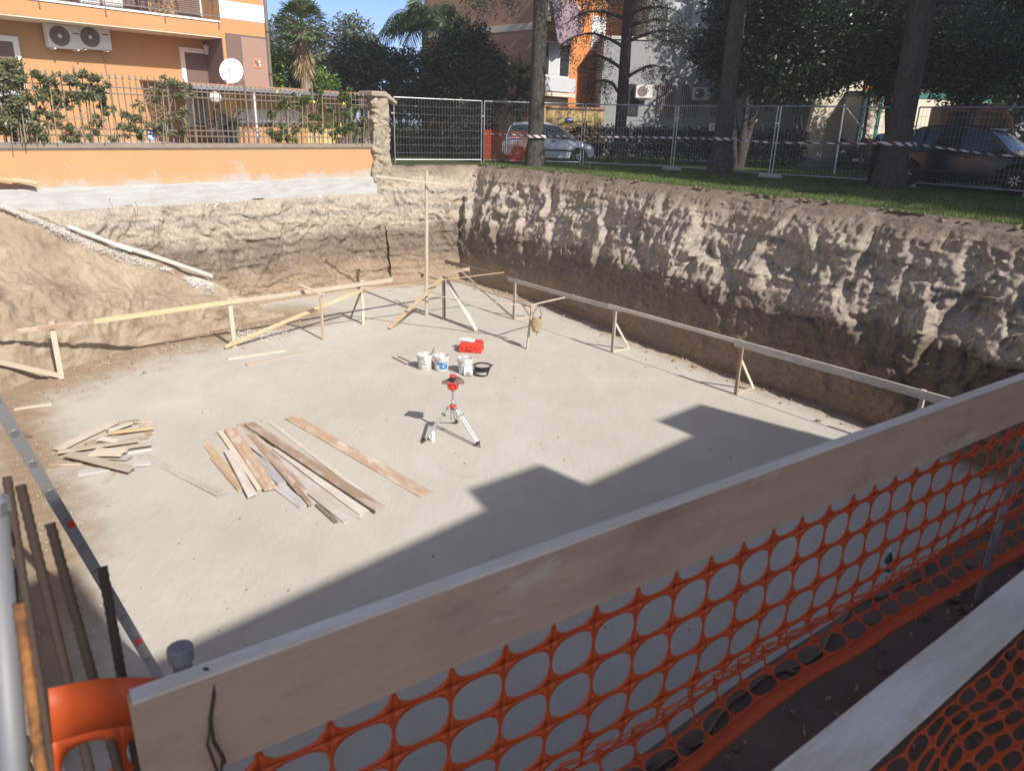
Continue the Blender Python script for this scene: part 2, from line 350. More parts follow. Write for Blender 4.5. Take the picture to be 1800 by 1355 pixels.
def board(name, p0, p1, w, t, mat, parent=None, up=(0, 0, 1), warp=.006, rough_end=False, ins=7):
    """a sawn board with its own axes: x along, y across the width w, z through the thickness t"""
    m, L = frame(p0, p1, up); n = ins; vs = []; fs = []; ph = rng.random() * 9; ch = min(w, t) * .12
    sec = [(-w / 2 + ch, -t / 2), (w / 2 - ch, -t / 2), (w / 2, -t / 2 + ch), (w / 2, t / 2 - ch), (w / 2 - ch, t / 2), (-w / 2 + ch, t / 2), (-w / 2, t / 2 - ch), (-w / 2, -t / 2 + ch)]
    for i in range(n + 1):
        x = L * i / n; k = i / n
        bz = warp * math.sin(k * 3.1 + ph) ; by = warp * .7 * math.cos(k * 2.3 + ph * 2)
        for (a, b) in sec:
            e = 0
            if rough_end and i == n: e = rng.uniform(-.10, .02) * (1 if a > 0 else .3)
            sc = 1 + noise.noise(V((x * 3 + ph, a * 9, 1))) * .05
            vs.append((x + e, a * sc + by, b + bz))
    for i in range(n):
        for k in range(8): fs.append((i * 8 + k, i * 8 + (k + 1) % 8, i * 8 + 8 + (k + 1) % 8, i * 8 + 8 + k))
    fs += [tuple(range(8))[::-1], tuple(n * 8 + k for k in range(8))]
    return MB().add(vs, fs).build(name, mat, parent, mw=m)
def fbm(x, y, z, o=5, H=.9): return noise.fractal(V((x, y, z)), H, 2.1, o)
def ridged(x, y, z): return 1 - abs(noise.noise(V((x, y, z))))
# foliage ------------------------------------------------------------
nr = np.random.default_rng(5)
def leaf_quads(P, N, size, aspect=.45, up=None, jit=.5):
    n = len(P); d = nr.normal(size=(n, 3))
    if up is not None: d = d * jit + np.asarray(up)
    d /= np.linalg.norm(d, axis=1)[:, None]
    N = N + nr.normal(size=(n, 3)) * .6; s = np.cross(d, N); s /= np.linalg.norm(s, axis=1)[:, None] + 1e-9
    L = size * nr.uniform(.6, 1.35, n)[:, None]; w = L * aspect * .5; nn = np.cross(s, d)
    co = np.stack([P, P + d * L * .5 + s * w + nn * L * .06, P + d * L, P + d * L * .5 - s * w + nn * L * .06], 1).reshape(-1, 3)
    q = np.arange(4 * n).reshape(n, 4); return co, q
def in_blobs(blobs, n, shell=2.6):
    B = np.array(blobs, float); vol = B[:, 3] * B[:, 4] * B[:, 5]; vol = vol ** .8; k = nr.choice(len(B), n, p=vol / vol.sum())
    d = nr.normal(size=(n, 3)); d /= np.linalg.norm(d, axis=1)[:, None]
    r = nr.uniform(0, 1, n) ** (1 / shell); return B[k, :3] + d * B[k, 3:] * r[:, None], d
def clumps(c, R, n, r, seed):
    g = np.random.default_rng(seed); out = []
    for _ in range(n):
        d = g.normal(size=3); d /= np.linalg.norm(d); q = g.uniform(.25, 1) ** .5; k = g.uniform(.55, 1.3) * r
        out.append((c[0] + d[0] * R[0] * q, c[1] + d[1] * R[1] * q, c[2] + d[2] * R[2] * q, k, k, k * .8))
    return out
def foliage(name, blobs, n, size, mat, parent=None, aspect=.45, up=None, jit=.6, shell=2.6):
    P, N = in_blobs(blobs, n, shell); co, q = leaf_quads(P, N, size, aspect, up, jit); return arrays(name, co, q, mat, parent)
# ------------------------------------------------------------------ the pit, its banks and the ground round it
PW = V((-4.6, 23.9, 0)); AW = V((.677, .736, 0)); NW = V((.736, -.677, 0))       # line of the boundary wall, its direction, its normal into the pit
def pw(px, py, d=0.0): return onpl(px, py, PW + NW * d, NW)
def resample(pl, n):
    pl = [V(p) for p in pl]; ds = [0]
    for a, b in zip(pl, pl[1:]): ds.append(ds[-1] + (b - a).length)
    out = []
    for i in range(n):
        t = ds[-1] * i / (n - 1); k = 0
        while k < len(ds) - 2 and ds[k + 1] < t: k += 1
        out.append(pl[k].lerp(pl[k + 1], (t - ds[k]) / max(1e-6, ds[k + 1] - ds[k])))
    return out
def surface(name, rows, mat, label=None, kind='structure'):
    nu = len(rows[0]); co = [tuple(p) for r in rows for p in r]; q = []
    for j in range(len(rows) - 1):
        for i in range(nu - 1): q.append((j * nu + i, j * nu + i + 1, (j + 1) * nu + i + 1, (j + 1) * nu + i))
    o = arrays(name, co, q, mat, smooth=True)
    if kind: o['kind'] = kind
    return o
LIP_R = [(-1.3, 25.95, 0), (1.42, 22.9, 0), (3.93, 18.95, 0), (5.18, 17.4, 0), (6.62, 14.9, 0), (8.17, 12.1, 0), (9.98, 9.2, -.05), (10.6, 8.2, -.1)]
BASE_R = [(-1.9, 25.0, FLOOR), (1.2, 21.25, FLOOR), (3.4, 17.45, FLOOR), (4.9, 15.2, FLOOR), (5.85, 13.95, FLOOR), (6.75, 12.5, FLOOR), (8.4, 9.9, FLOOR), (9.4, 8.4, FLOOR)]
LIP_N = [(10.6, 8.2, -.1), (9.2, 8.4, -.2), (2.2, 3.05, -.4), (.78, 1.98, -.4), (-.45, .95, -.4), (-1.15, .5, -.4)]
LIP_L = [(-1.15, .5, -.4), (-4.6, 4.6, -.3), (-8.6, 9.9, -.1), (-12.6, 15.3, 0), (-12.2, 15.9, 0)]
LIP_F = [tuple(PW + NW * .02 + AW * .1), (-1.3, 25.95, 0)]
def bank(name, top, base, n, m, prof, amp, groove, seed, mat='soil', chunk=.3):
    T = resample(top, n); B = resample(base, n); rows = []
    for j in range(m):
        v = j / (m - 1); h = prof(v); row = []
        for i in range(n):
            a, b = T[i], B[i]; p = V((a.x + (b.x - a.x) * h, a.y + (b.y - a.y) * h, a.z + (b.z - a.z) * v))
            tn = (T[min(i + 1, n - 1)] - T[max(i - 1, 0)]); nn = V((tn.y, -tn.x, 0)).normalized()
            if nn.dot(b - a) < 0: nn = -nn
            u = i / n * (T[-1] - T[0]).length
            e = min(1, v * 9, (1 - v) * 8 + .15)
            warp = fbm(u * .5 + seed, p.z * .5, 3.3, 3) * .9
            g = ridged((u + warp) * .8, p.z * .3 + seed, 7.1) ** 3 * groove[0] + ridged((u + warp * 1.6) * 2.6, p.z * .6 + seed, 2.1) ** 2 * groove[1]
            mask = max(0., 1 - abs(v - groove[2]) / groove[3]); fc = 0
            for (su, sz, sl, of) in ((.75, .8, .26, .22), (2.2, 2.0, .30, .09), (5.5, 5.0, .30, .035)):
                qv = V((u * su + warp * .5 + seed, p.z * sz + .35 * warp, seed + .3 * warp)); dd, pp = noise.voronoi(qv); c0 = pp[0]; h1 = noise.cell_vector(V((c0.x * 17.3, c0.y * 23.1, c0.z * 9.7))); fa = ((qv.x - c0.x) / su * h1.x * sl * 2 + (qv.y - c0.y) / sz * (h1.y - .25) * sl * 1.6) + (h1.z - .5) * of
                fc += fa * min(1, (dd[1] - dd[0]) * 14)
            d = fbm(p.x * .45, p.y * .45, p.z * .5 + seed, 3) * amp + fbm(p.x * 5, p.y * 5, p.z * 6, 5) * .03 + fc * chunk * (.35 + .65 * mask) + (g - .45 * (groove[0] + groove[1])) * mask
            kz = (p.z + .28 * fbm(u * .5, seed, p.z * .3, 3)) * 1.55 + seed; d += (.5 - (kz - math.floor(kz))) * .17 * chunk * max(0., .35 + .9 * noise.noise(V((u * .55, math.floor(kz) * 3.1, seed)))) * (1 if v > .12 else 0)
            d += (1 - abs(noise.noise(V((p.x * 4, p.y * 4, p.z * 4))))) ** 3 * .07 * chunk - .03 * chunk + noise.noise(V((p.x * 13, p.y * 13, p.z * 13))) * .018
            lay = noise.noise(V((p.x * .3, p.y * .3, p.z * 7 + seed + warp * .4))) * .045
            q = p + nn * (d + lay) * e; q.z += fbm(p.x * 3, p.y * 3, p.z * 3, 3) * .04 * e
            if j == 0: q = p + nn * (fbm(u * 1.4, seed, .5, 4) * .16) + V((0, 0, .012))
            row.append(q)
        rows.append(row)
    return surface(name, rows, M[mat])
def interp(pts):
    def f(v):
        for (a, x), (b, y) in zip(pts, pts[1:]):
            if v <= b: return x + (y - x) * (v - a) / (b - a)
        return pts[-1][1]
    return f
bank('earth_bank', LIP_R, BASE_R, 720, 150, interp([(0, 0), (.03, .20), (.11, .40), (.28, .60), (.50, .93), (.58, .99), (1, 1.0)]), .10, (.12, .06, .36, .42), 1.3, chunk=.58)
bank('earth_bank', LIP_F, [tuple(PW + NW * .45 + AW * .35 + V((0, 0, FLOOR))), (-1.5, 25.1, FLOOR)], 130, 120, interp([(0, 0), (.05, .1), (.2, .42), (.6, .7), (1, 1)]), .12, (.12, .08, .4, .5), 4.4, chunk=.45)
bank('earth_bank', [tuple(PW + AW * -11.5 + NW * -.05 + V((0, 0, -.80))), tuple(PW + AW * .5 + NW * -.05 + V((0, 0, -.80)))],
     [tuple(PW + AW * -11.5 + NW * .42 + V((0, 0, FLOOR))), tuple(PW + AW * .6 + NW * .42 + V((0, 0, FLOOR)))], 380, 100, interp([(0, .2), (.02, .45), (.3, .62), (1, 1)]), .11, (.16, .10, .45, .6), 8.8, chunk=.45)
def inset(pl, d):
    out = []
    for i, p in enumerate(pl):
        t = V(pl[min(i + 1, len(pl) - 1)]) - V(pl[max(i - 1, 0)]); n = V((t.y, -t.x, 0)).normalized(); out.append((p[0] + n.x * d, p[1] + n.y * d, FLOOR))
    return out
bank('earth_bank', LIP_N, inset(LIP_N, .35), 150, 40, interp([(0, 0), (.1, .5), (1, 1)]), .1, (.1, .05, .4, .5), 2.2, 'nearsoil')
bank('earth_bank', LIP_L, inset(LIP_L, .5), 150, 40, interp([(0, 0), (.1, .4), (1, 1)]), .12, (.1, .05, .4, .5), 5.2)
# loose soil sliding down along the boundary wall
RIDGE = [pw(-260, 268, .5), pw(-120, 318, .55), pw(0, 366, .6), pw(105, 400, .7), pw(207, 436, .8), pw(290, 466, .9), pw(373, 492, 1.0), pw(430, 528, 1.05), pw(470, 553, 1.05)]
FOOT = [atz(-380, 800, FLOOR), atz(-150, 735, FLOOR), atz(0, 688, FLOOR), atz(120, 648, FLOOR), atz(250, 607, FLOOR), atz(340, 590, FLOOR), atz(430, 570, FLOOR), atz(470, 562, FLOOR), atz(500, 556, FLOOR)]
Rr = resample(RIDGE, 300); Fr = resample(FOOT, 300); rows = []
for j in range(-18, 121):
    v = j / 120; row = []
    for i in range(300):
        a, b = Rr[i], Fr[i]
        if j < 0:
            k = -j / 18; p = a - NW * (k * 1.05) + V((0, 0, k * (.22 + .12 * fbm(i * .06, 2, 1, 3))))
        else:
            zz = v ** .92 * (1 - .16 * math.sin(PI * v)) + .05 * math.sin(v * 7) * v * (1 - v) * 4; p = V((a.x + (b.x - a.x) * v, a.y + (b.y - a.y) * v, a.z + (b.z - a.z) * min(1, zz)))
        e = min(1, (120 - j) / 16); lo = max(0, min(1, (v - .35) * 3)); dd = fbm(p.x * .8, p.y * .8, p.z * .9, 5) * .15 + fbm(p.x * 3, p.y * 3, p.z * 3, 5) * (.05 + .05 * lo) + ((1 - abs(noise.noise(V((p.x * 3, p.y * 3, p.z * 3.5))))) ** 4 * .09 + noise.noise(V((p.x * 12, p.y * 12, p.z * 12))) * .018) * (.35 + .65 * lo)
        if j > 43: dd += max(0, ridged(p.x * 1.3, p.y * 1.3 + .5 * p.z, 4) - .55) * .3 * min(1, (j - 43) / 35)
        p = p + V((.55, -.5, .67)) * dd * e; p.z = max(p.z, FLOOR - .02); row.append(p)
    rows.append(row)
tagd = surface('spoil_slope', rows, M['slope'])
# pit floor: one fine sheet, soil trodden in along its edges
fl_outline = [V(p).to_2d() for p in BASE_R] ; left_l = [V(p).to_2d() for p in FOOT] ; far_l = [V((-4.3, 23.7)), V((-1.5, 25.1))]
left2 = [V((-3.9, 4.2)), V((-5.2, 7.0)), V((-7.4, 10.2)), V((-9.6, 13.0))]
def dist_pl(p, pl):
    best = 1e9
    for a, b in zip(pl, pl[1:]):
        d = b - a; t = max(0, min(1, (p - a).dot(d) / d.length_squared)); best = min(best, (a + d * t - p).length)
    return best
nx, ny = 150, 160; co = []; dirt = []
for j in range(ny):
    for i in range(nx):
        x = -14 + 26 * i / (nx - 1); y = .2 + 27 * j / (ny - 1); p = V((x, y))
        co.append((x, y, FLOOR + .018 * fbm(x * .3, y * .3, 0, 3)))
        dr = 1 - dist_pl(p, fl_outline) / 1.15; dl = 1 - dist_pl(p, left_l) / 2.7; df = 1 - dist_pl(p, far_l) / 1.5; d2 = (.9 - dist_pl(p, left2) / 1.5)
        dirt.append(max(0, dr * .85, dl * .95, df * .9, d2))
q = [(j * nx + i, j * nx + i + 1, (j + 1) * nx + i + 1, (j + 1) * nx + i) for j in range(ny - 1) for i in range(nx - 1)]
fo = arrays('pit_floor', co, q, M['floor'], smooth=True); fo['kind'] = 'structure'
at = fo.data.attributes.new('dirt', 'FLOAT', 'POINT'); at.data.foreach_set('value', np.array(dirt, np.float32))
# ground ring: lawn on the right and beyond, bare earth behind the camera
def ring(name, pl, outs, mat, n=80):
    L = resample(pl, n); rows = [L]
    for k, (off, z) in enumerate(outs):
        row = []
        for i, p in enumerate(L):
            d = V((p.x + 1.5, p.y - 12.5, 0)).normalized(); row.append(V((p.x + d.x * off, p.y + d.y * off, z if z is not None else p.z)))
        rows.append(row)
    o = surface(name, rows, mat); return o
ring('lawn', LIP_F + LIP_R[1:], [(.35, .0), (2, .0), (10, 0), (60, 0), (320, 0)], M['lawn'])
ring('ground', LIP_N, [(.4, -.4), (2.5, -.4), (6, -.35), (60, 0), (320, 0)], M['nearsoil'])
ring('ground', LIP_L, [(.4, None), (6, -.1), (60, 0), (320, 0)], M['slope'])
yard = MB().add([tuple(PW + AW * u - NW * d + V((0, 0, .56))) for u, d in ((-30, .1), (.0, .1), (.0, 18), (-30, 18))], [(0, 1, 2, 3)]).build('yard_pavement', M['conc']); yard['kind'] = 'structure'
far_l0 = MB().add([tuple(PW + AW * -30 - NW * .3), tuple(PW - NW * .3), (-1.3, 25.95, 0), (-120, 300, 0), (-330, 200, 0), (-300, -60, 0), (-12.2, 15.9, 0)], [(0, 6, 5), (0, 5, 4), (0, 4, 3, 1), (1, 3, 2)]).build('ground', M['slope']); far_l0.location.z = -.02; far_l0['kind'] = 'structure'
# grass blades along the lawn edge
P = []
lip = resample(LIP_R, 260)
n = 52000; k = nr.integers(0, 258, n); t = nr.uniform(0, 1, n); off = np.abs(nr.normal(size=n)) * 2.2 - .05
la = np.array([tuple(p) for p in lip]); base = la[k] * (1 - t)[:, None] + la[k + 1] * t[:, None]
dirv = base - np.array((-1.5, 12.5, 0)); dirv[:, 2] = 0; dirv /= np.linalg.norm(dirv, axis=1)[:, None]
edge = np.array([.12 + .38 * (.5 + .5 * noise.noise(V((x * .9, y * .9, 3)))) for x, y in base[:, :2]])
base = base + dirv * (off + edge)[:, None]; base[:, 2] = -.005
dens = np.array([noise.noise(V((x * .8, y * .8, 9))) for x, y in base[:, :2]]); base = base[(dens > -.32)]
n = len(base); hgt = nr.uniform(.03, .085, n); ang = nr.uniform(0, 2 * PI, n); ww = nr.uniform(.004, .008, n)
lean = nr.normal(size=(n, 2)) * .03; sx = np.stack([np.cos(ang) * ww, np.sin(ang) * ww, np.zeros(n)], 1)
co = np.stack([base - sx, base + sx, base + np.concatenate([lean, hgt[:, None]], 1)], 1).reshape(-1, 3)
go = arrays('grass', co, np.arange(3 * n).reshape(n, 3), M['grass'], tri=True); tag(go, 'short green grass growing along the top of the bank', 'grass', kind='stuff')
# clods of earth, stones and torn roots on the banks and along their foot
def clod(mb, c, r, g):
    bm = bmesh.new(); bmesh.ops.create_icosphere(bm, subdivisions=1, radius=r)
    vs = [(V(v.co) * (1 + g.uniform(-.35, .3))) for v in bm.verts]; sc = V((g.uniform(.7, 1.3), g.uniform(.7, 1.3), g.uniform(.45, .9)))
    mb.add([(c[0] + v.x * sc.x, c[1] + v.y * sc.y, c[2] + v.z * sc.z) for v in vs], [[v.index for v in f.verts] for f in bm.faces]); bm.free()
mb = MB(); g = random.Random(3)
for pl, n, sp in ((BASE_R, 230, .5), (FOOT, 190, .8)):
    R = resample(pl, 300)
    for _ in range(n):
        p = g.choice(R); d = V((-p.x - 2, 13 - p.y, 0)).normalized() * abs(g.gauss(0, sp)); clod(mb, (p.x + d.x, p.y + d.y, FLOOR + .01), .012 + .05 * g.random() ** 3, g)
R1 = resample([V(p) for p in LIP_R], 300); R2 = resample([V(p) for p in BASE_R], 300)
for _ in range(420):
    i = g.randrange(300); v = g.random() ** 1.7 * .16; p = R1[i].lerp(R2[i], .05 + v * 2.6); p.z = -v * 3.7 + .03; clod(mb, p, .015 + .06 * g.random() ** 3, g)
tag(mb.build('earth_clods', M['soil']), 'crumbled clods of earth along the top and foot of the banks', 'clods', kind='stuff')
mb = MB()
for k in range(330):
    i = g.randrange(300); v = g.random() ** 1.3 * .8; h = interp([(0, 0), (.03, .22), (.11, .44), (.28, .58), (.47, .82), (.56, .9), (1, 1.0)])(v)
    p = R1[i].lerp(R2[i], h); p.z = -3.7 * v + .03; n_ = V((-.845, -.535, .15)); p += n_ * .03; L = g.uniform(.1, .55) * (1.5 if v < .25 else 1)
    d = V((g.gauss(0, 1), g.gauss(0, 1), g.gauss(-.3, .6))).normalized(); pts = [p]
    for s in range(4):
        d = (d + V((g.gauss(0, .3), g.gauss(0, .3), g.gauss(-.12, .3))) + n_ * .12).normalized(); pts.append(pts[-1] + d * L / 4)
    mb.tube(pts, [.009 * (1 - s * .18) * g.uniform(.5, 1.2) for s in range(5)], 4)
for k in range(50):
    a = pw(g.uniform(180, 650), g.uniform(345, 470), .28); d = V((g.gauss(0, .6), g.gauss(0, .6), -1)).normalized(); pts = [a + NW * .12]
    for s in range(4): d = (d + V((g.gauss(0, .3), g.gauss(0, .3), g.gauss(-.1, .25))) + NW * .05).normalized(); pts.append(pts[-1] + d * g.uniform(.05, .14))
    mb.tube(pts, [.008, .007, .005, .004, .002], 4)
tag(mb.build('torn_roots', M['root']), 'torn roots and twigs hanging out of the cut earth banks', 'roots', kind='stuff')
# pale plaster rubble trickling down the loose soil
def trickle(name, pts, wd, n, seed, label, drop=.0):
    g = random.Random(seed); mb = MB()
    for _ in range(n):
        t = g.random() * (len(pts) - 1); i = int(t); p = V(pts[i]).lerp(V(pts[i + 1]), t - i); w = wd[i] + (wd[i + 1] - wd[i]) * (t - i)
        o = abs(g.gauss(0, w * .45)); p = p + V((NW.x * .62, NW.y * .62, -.78)) * o + AW * g.gauss(0, .04); p.z += .03; clod(mb, p, .005 + .013 * g.random() ** 2, g)
    return tag(mb.build(name, M['plaster']), label, 'rubble', kind='stuff')
# ------------------------------------------------------------------ setting-out timber in the pit
def fl(px, py, z=0.0): return atz(px, py, FLOOR + z)
def flat_board(px0, py0, px1, py1, w, mat, lvl=0.0, label='', group=None, t=.024, name='loose_board', rough=True, lv2=None, ylab='board', tilt=0):
    a = fl(px0, py0, .014 + lvl); b = fl(px1, py1, .014 + (lvl if lv2 is None else lv2))
    up = (rng.gauss(0, .03) + tilt, rng.gauss(0, .03), 1)
    o = board(name, a, b, w * 1.3, t, M[mat], up=up, rough_end=rough); return tag(o, label, ylab, group)
# left profile: one nailed frame along the foot of the loose soil
pA, pB = V((-9.07, 13.74, 0)), V((-3.93, 18.61, 0)); dL = (pB - pA).normalized(); nL = V((dL.y, -dL.x, 0))
def lz(px, py, d=0): return onpl(px, py, pA + nL * d, nL)
t = empty('batter_board', (-6.46, 16.26, FLOOR), 'long low timber profile of posts and a nailed rail below the loose soil slope', 'timber frame', 'setting-out frames on the pit floor')
for (px, py, h) in ((109, 667, 1.17), (412, 610, 1.17), (639, 570, 1.16)):
    b = lz(px, py); b = V((b.x, b.y, FLOOR)); board('post', b, b + V((.0, .0, h)), .10 if px < 500 else .085, .03, M['wpale'], t, up=nL)
def railseg(px0, py0, px1, py1, mat, d, w=.10):
    a = lz(px0, py0, d); b = lz(px1, py1, d); a.z = b.z = FLOOR + 1.075; board('rail', a, b, .024, w, M[mat], t, up=(0, 0, 1), ins=9)
railseg(-140, 615, 172, 566, 'wbrown', .04); railseg(165, 567, 432, 529, 'wyel', .042); railseg(425, 532, 690, 492, 'wpale', .044); railseg(560, 512, 826, 470, 'wbrown', .016)
board('brace', lz(106, 660, .0), lz(-120, 610, .0), .024, .10, M['wpale'], t); board('brace', lz(396, 610, .07), lz(640, 508, .07), .024, .09, M['wyel'], t)
b0 = lz(634, 515); board('brace', b0, fl(615, 562), .05, .024, M['wdark'], t, up=dL)
# right profile: rail in line with the sun
qA, qB = V((0.0, 19.53, 0)), V((4.54, 14.01, 0)); dR = (qB - qA).normalized(); nR = V((dR.y, -dR.x, 0))
if nR.dot(V((-1, -1, 0))) < 0: nR = -nR
t = empty('batter_board', (2.36, 16.68, FLOOR), 'long timber profile with braced posts along the foot of the shaded right bank', 'timber frame', 'setting-out frames on the pit floor')
def rz(k): return qA + dR * k
for k, mt in ((0, 'wpale'), (3.70, 'wpale'), (7.15, 'wbrown'), (10.6, 'wgrey')):
    b = rz(k); b = V((b.x, b.y, FLOOR)); board('post', b, b + V((0, 0, 1.13)), .075, .05, M[mt], t, up=nR)
    f = b - nR * .55 + dR * .05
    board('brace', b - nR * .03 + V((0, 0, .72)), V((f.x, f.y, FLOOR + .02)), .06, .022, M['wdark' if k == 0 else 'wpale'], t, up=dR)
    board('spreader', b - nR * .03 + V((0, 0, .02)), V((f.x, f.y, FLOOR + .03)), .02, .05, M['wpale'], t)
def rseg(k0, k1, mat, d, w=.105, z=1.08):
    a = rz(k0) + nR * d; b = rz(k1) + nR * d; a.z = b.z = FLOOR + z; board('rail', a, b, .026, w, M[mat], t, ins=9)
rseg(-3.3, .15, 'wdark', .035, .12, 1.09); rseg(-.25, 3.9, 'wgrey', .038); rseg(3.5, 7.2, 'wgrey', .036, .085, 1.1); rseg(7.0, 11.4, 'wgrey', .045, .15, 1.06)
board('brace', V((rz(-2.75).x, rz(-2.75).y, FLOOR + 1.0)), V((rz(-.0).x, rz(-.0).y, FLOOR + .04)), .02, .06, M['wpale'], t)
# the braced corner post with laths running to small posts
ap = V((-1.9, 19.32, FLOOR + 1.17))
t = empty('corner_frame', (-1.88, 19.32, FLOOR), 'small corner frame with one post and two slanting braces under crossing laths', 'timber frame', 'setting-out frames on the pit floor')
board('post', (-1.9, 19.32, FLOOR), ap, .10, .045, M['wdark'], t, up=(1, -.6, 0))
board('brace', ap + V((-.02, -.06, -.03)), fl(684, 577, .03), .10, .045, M['wyel'], t, up=(0, -1, 1))
board('brace', ap + V((.06, -.04, -.03)), fl(837, 581, .03), .10, .04, M['wgrey'], t, up=(0, -1, 1))
pt = aty(567, 521, 17.03); pe = aty(937, 542, 16.76)
lath = lambda a, b, lab, mt='wyel', w=.045, th=.02: tag(board('lath', a, b, w, th, M[mt]), lab, 'lath', 'laths laid across the corner of the frames')
lath(pt + V((0, 0, .03)), aty(886, 479, 19.9), 'long thin lath running from the single post over the corner frame to the far rail')
lath(aty(640, 506, 18.5), aty(926, 538, 16.95), 'long thin lath sagging from the left profile down to the bag post', 'wpale')
lath(ap + V((.02, 0, .03)), pe + V((-.02, 0, .03)), 'brown lath from the top of the corner frame to the bag post', 'wbrown', .09, .022)
lath(pe + V((-.06, .03, .06)), aty(1009, 519, 18.3), 'short pale lath from the bag post out to the right rail', 'wpale')
lath(aty(735, 479, 20.4), aty(768, 491, 19.5), 'short dark lath behind the tall pole at the corner', 'wdark', .05)
lath(lz(526, 503, .06) + V((0, 0, .035)), pt + V((.05, -.02, .035)), 'short flat board bridging the left rail and the single thin post', 'wpale', .10)
t = empty('single_post', (-4.59, 17.03, FLOOR), 'thin single post standing alone in front of the left profile', 'post')
board('stake', (-4.59, 17.03, FLOOR), (-4.6, 17.03, pt.z - .01), .05, .05, M['wyel'], t); board('cap_board', (-4.72, 17.0, pt.z), (-4.45, 17.05, pt.z), .06, .02, M['wpale'], t)
t = empty('single_post', (.34, 16.76, FLOOR), 'pale single post with a canvas tool bag hanging from its top', 'post')
board('stake', (.33, 16.76, FLOOR), (.41, 16.76, FLOOR + .98), .07, .04, M['wpale'], t, up=(1, .3, 0)); board('cap_board', pe + V((-.12, .05, 0)), pe + V((.2, -.05, .0)), .06, .02, M['wpale'], t)
t = empty('tool_bag', (.53, 16.62, FLOOR + .52), 'canvas tool bag hanging by its strap from the single pale post', 'bag')
mb = MB(); rows = 7
for j in range(rows):
    k = j / (rows - 1); w = .105 * math.sin(PI * (.25 + .62 * k)) + .02; 
    for i in range(10):
        a = 2 * PI * i / 10; mb.v.append((w * math.cos(a) * 1.0, .055 * math.sin(a) * (1 + .3 * k) - .02, .30 - .34 * k + .025 * math.sin(3 * a + k)))
mb.f = [(j * 10 + i, j * 10 + (i + 1) % 10, j * 10 + 10 + (i + 1) % 10, j * 10 + 10 + i) for j in range(rows - 1) for i in range(10)] + [tuple(60 + i for i in range(10))]
mb.build('pouch', M['canvas'], t, smooth=True)
MB().tube([(-.10, 0, .24), (-.085, 0, .36), (-.03, .0, .50), (.02, .02, .55)], .011, 6).build('strap', M['shut'], t); MB().tube([(.10, 0, .24), (.10, 0, .38), (.08, .0, .5), (.03, .02, .55)], .011, 6).build('strap', M['shut'], t)
MB().tube([(.0, -.04, -.02), (.01, -.05, -.13)], .012, 6).build('hammer_handle', M['wbrown'], t)
t = empty('levelling_pole', (-2.41, 19.7, FLOOR), 'tall upright timber pole with a thin crossbar near its top', 'pole')
board('upright', (-2.41, 19.7, FLOOR), (-2.37, 19.7, .15), .10, .045, M['wpale'], t, up=(.75, -.65, 0)); board('crossbar', aty(662, 310, 19.6), aty(796, 326, 19.5), .03, .045, M['wpale'], t)
# ------------------------------------------------------------------ boards lying on the concrete
G = 'boards spread out on the concrete'
z8 = lambda x, y: (x / 2.25, 660 + y / 2.25)
def zb(x0, y0, x1, y1, w, mat, lvl, label, g=G, **k): return flat_board(*z8(x0, y0), *z8(x1, y1), w, mat, lvl, label, g, **k)
zb(1150, 165, 1688, 472, .17, 'wbrown', 0, 'long wide brown board lying alone beside the tripod, striped with cement')
zb(1065, 180, 1440, 468, .06, 'wgrey', 0, 'narrow grey strip beside the rightmost boards of the spread')
zb(985, 190, 1505, 528, .13, 'wbrown', .06, 'long red-brown board lying on top of the right side of the spread')
zb(955, 190, 1205, 470, .12, 'wbrown', .03, 'shorter dusty brown board in the middle of the spread')
zb(925, 205, 1392, 574, .17, 'wgrey', .03, 'longest grey board reaching nearest the camera in the spread', lv2=.0)
zb(1095, 285, 1448, 548, .13, 'wgrey', .0, 'grey board tucked under the right red-brown board')
zb(910, 212, 1070, 447, .15, 'wbrown', .06, 'smooth tan board left of the grey ones with a square end', lv2=.03, rough=False)
zb(875, 218, 1035, 452, .10, 'wpale', .03, 'pale cream board under the smooth tan board', lv2=.0)
zb(902, 298, 1002, 480, .10, 'wgrey', .03, 'short whitish board in the left of the spread')
zb(822, 278, 958, 452, .09, 'wyel', .0, 'leftmost short golden brown board of the spread')
zb(838, 325, 945, 447, .05, 'wbrown', .0, 'thin dark offcut beside the leftmost golden board')
zb(1040, 325, 1135, 425, .20, 'wtop', .0, 'broad pale cement-coated board end lying beneath the spread')
zb(1100, 440, 1205, 516, .12, 'wtop', .0, 'short pale cement-coated offcut at the near edge of the spread')
zb(1150, 420, 1232, 512, .05, 'wbrown', .03, 'short thin offcut poking from under the longest grey board')
zb(1255, 510, 1330, 582, .05, 'wdark', .0, 'thin dark batten at the very near tip of the spread')
zb(1010, 240, 1210, 470, .09, 'wpale', .0, 'narrow pale board half hidden under the dusty brown board')
zb(560, 312, 880, 468, .13, 'wgrey', 0, 'single stepped whitish board between the scrap heap and the spread')
G2 = 'scrap boards in the small heap'
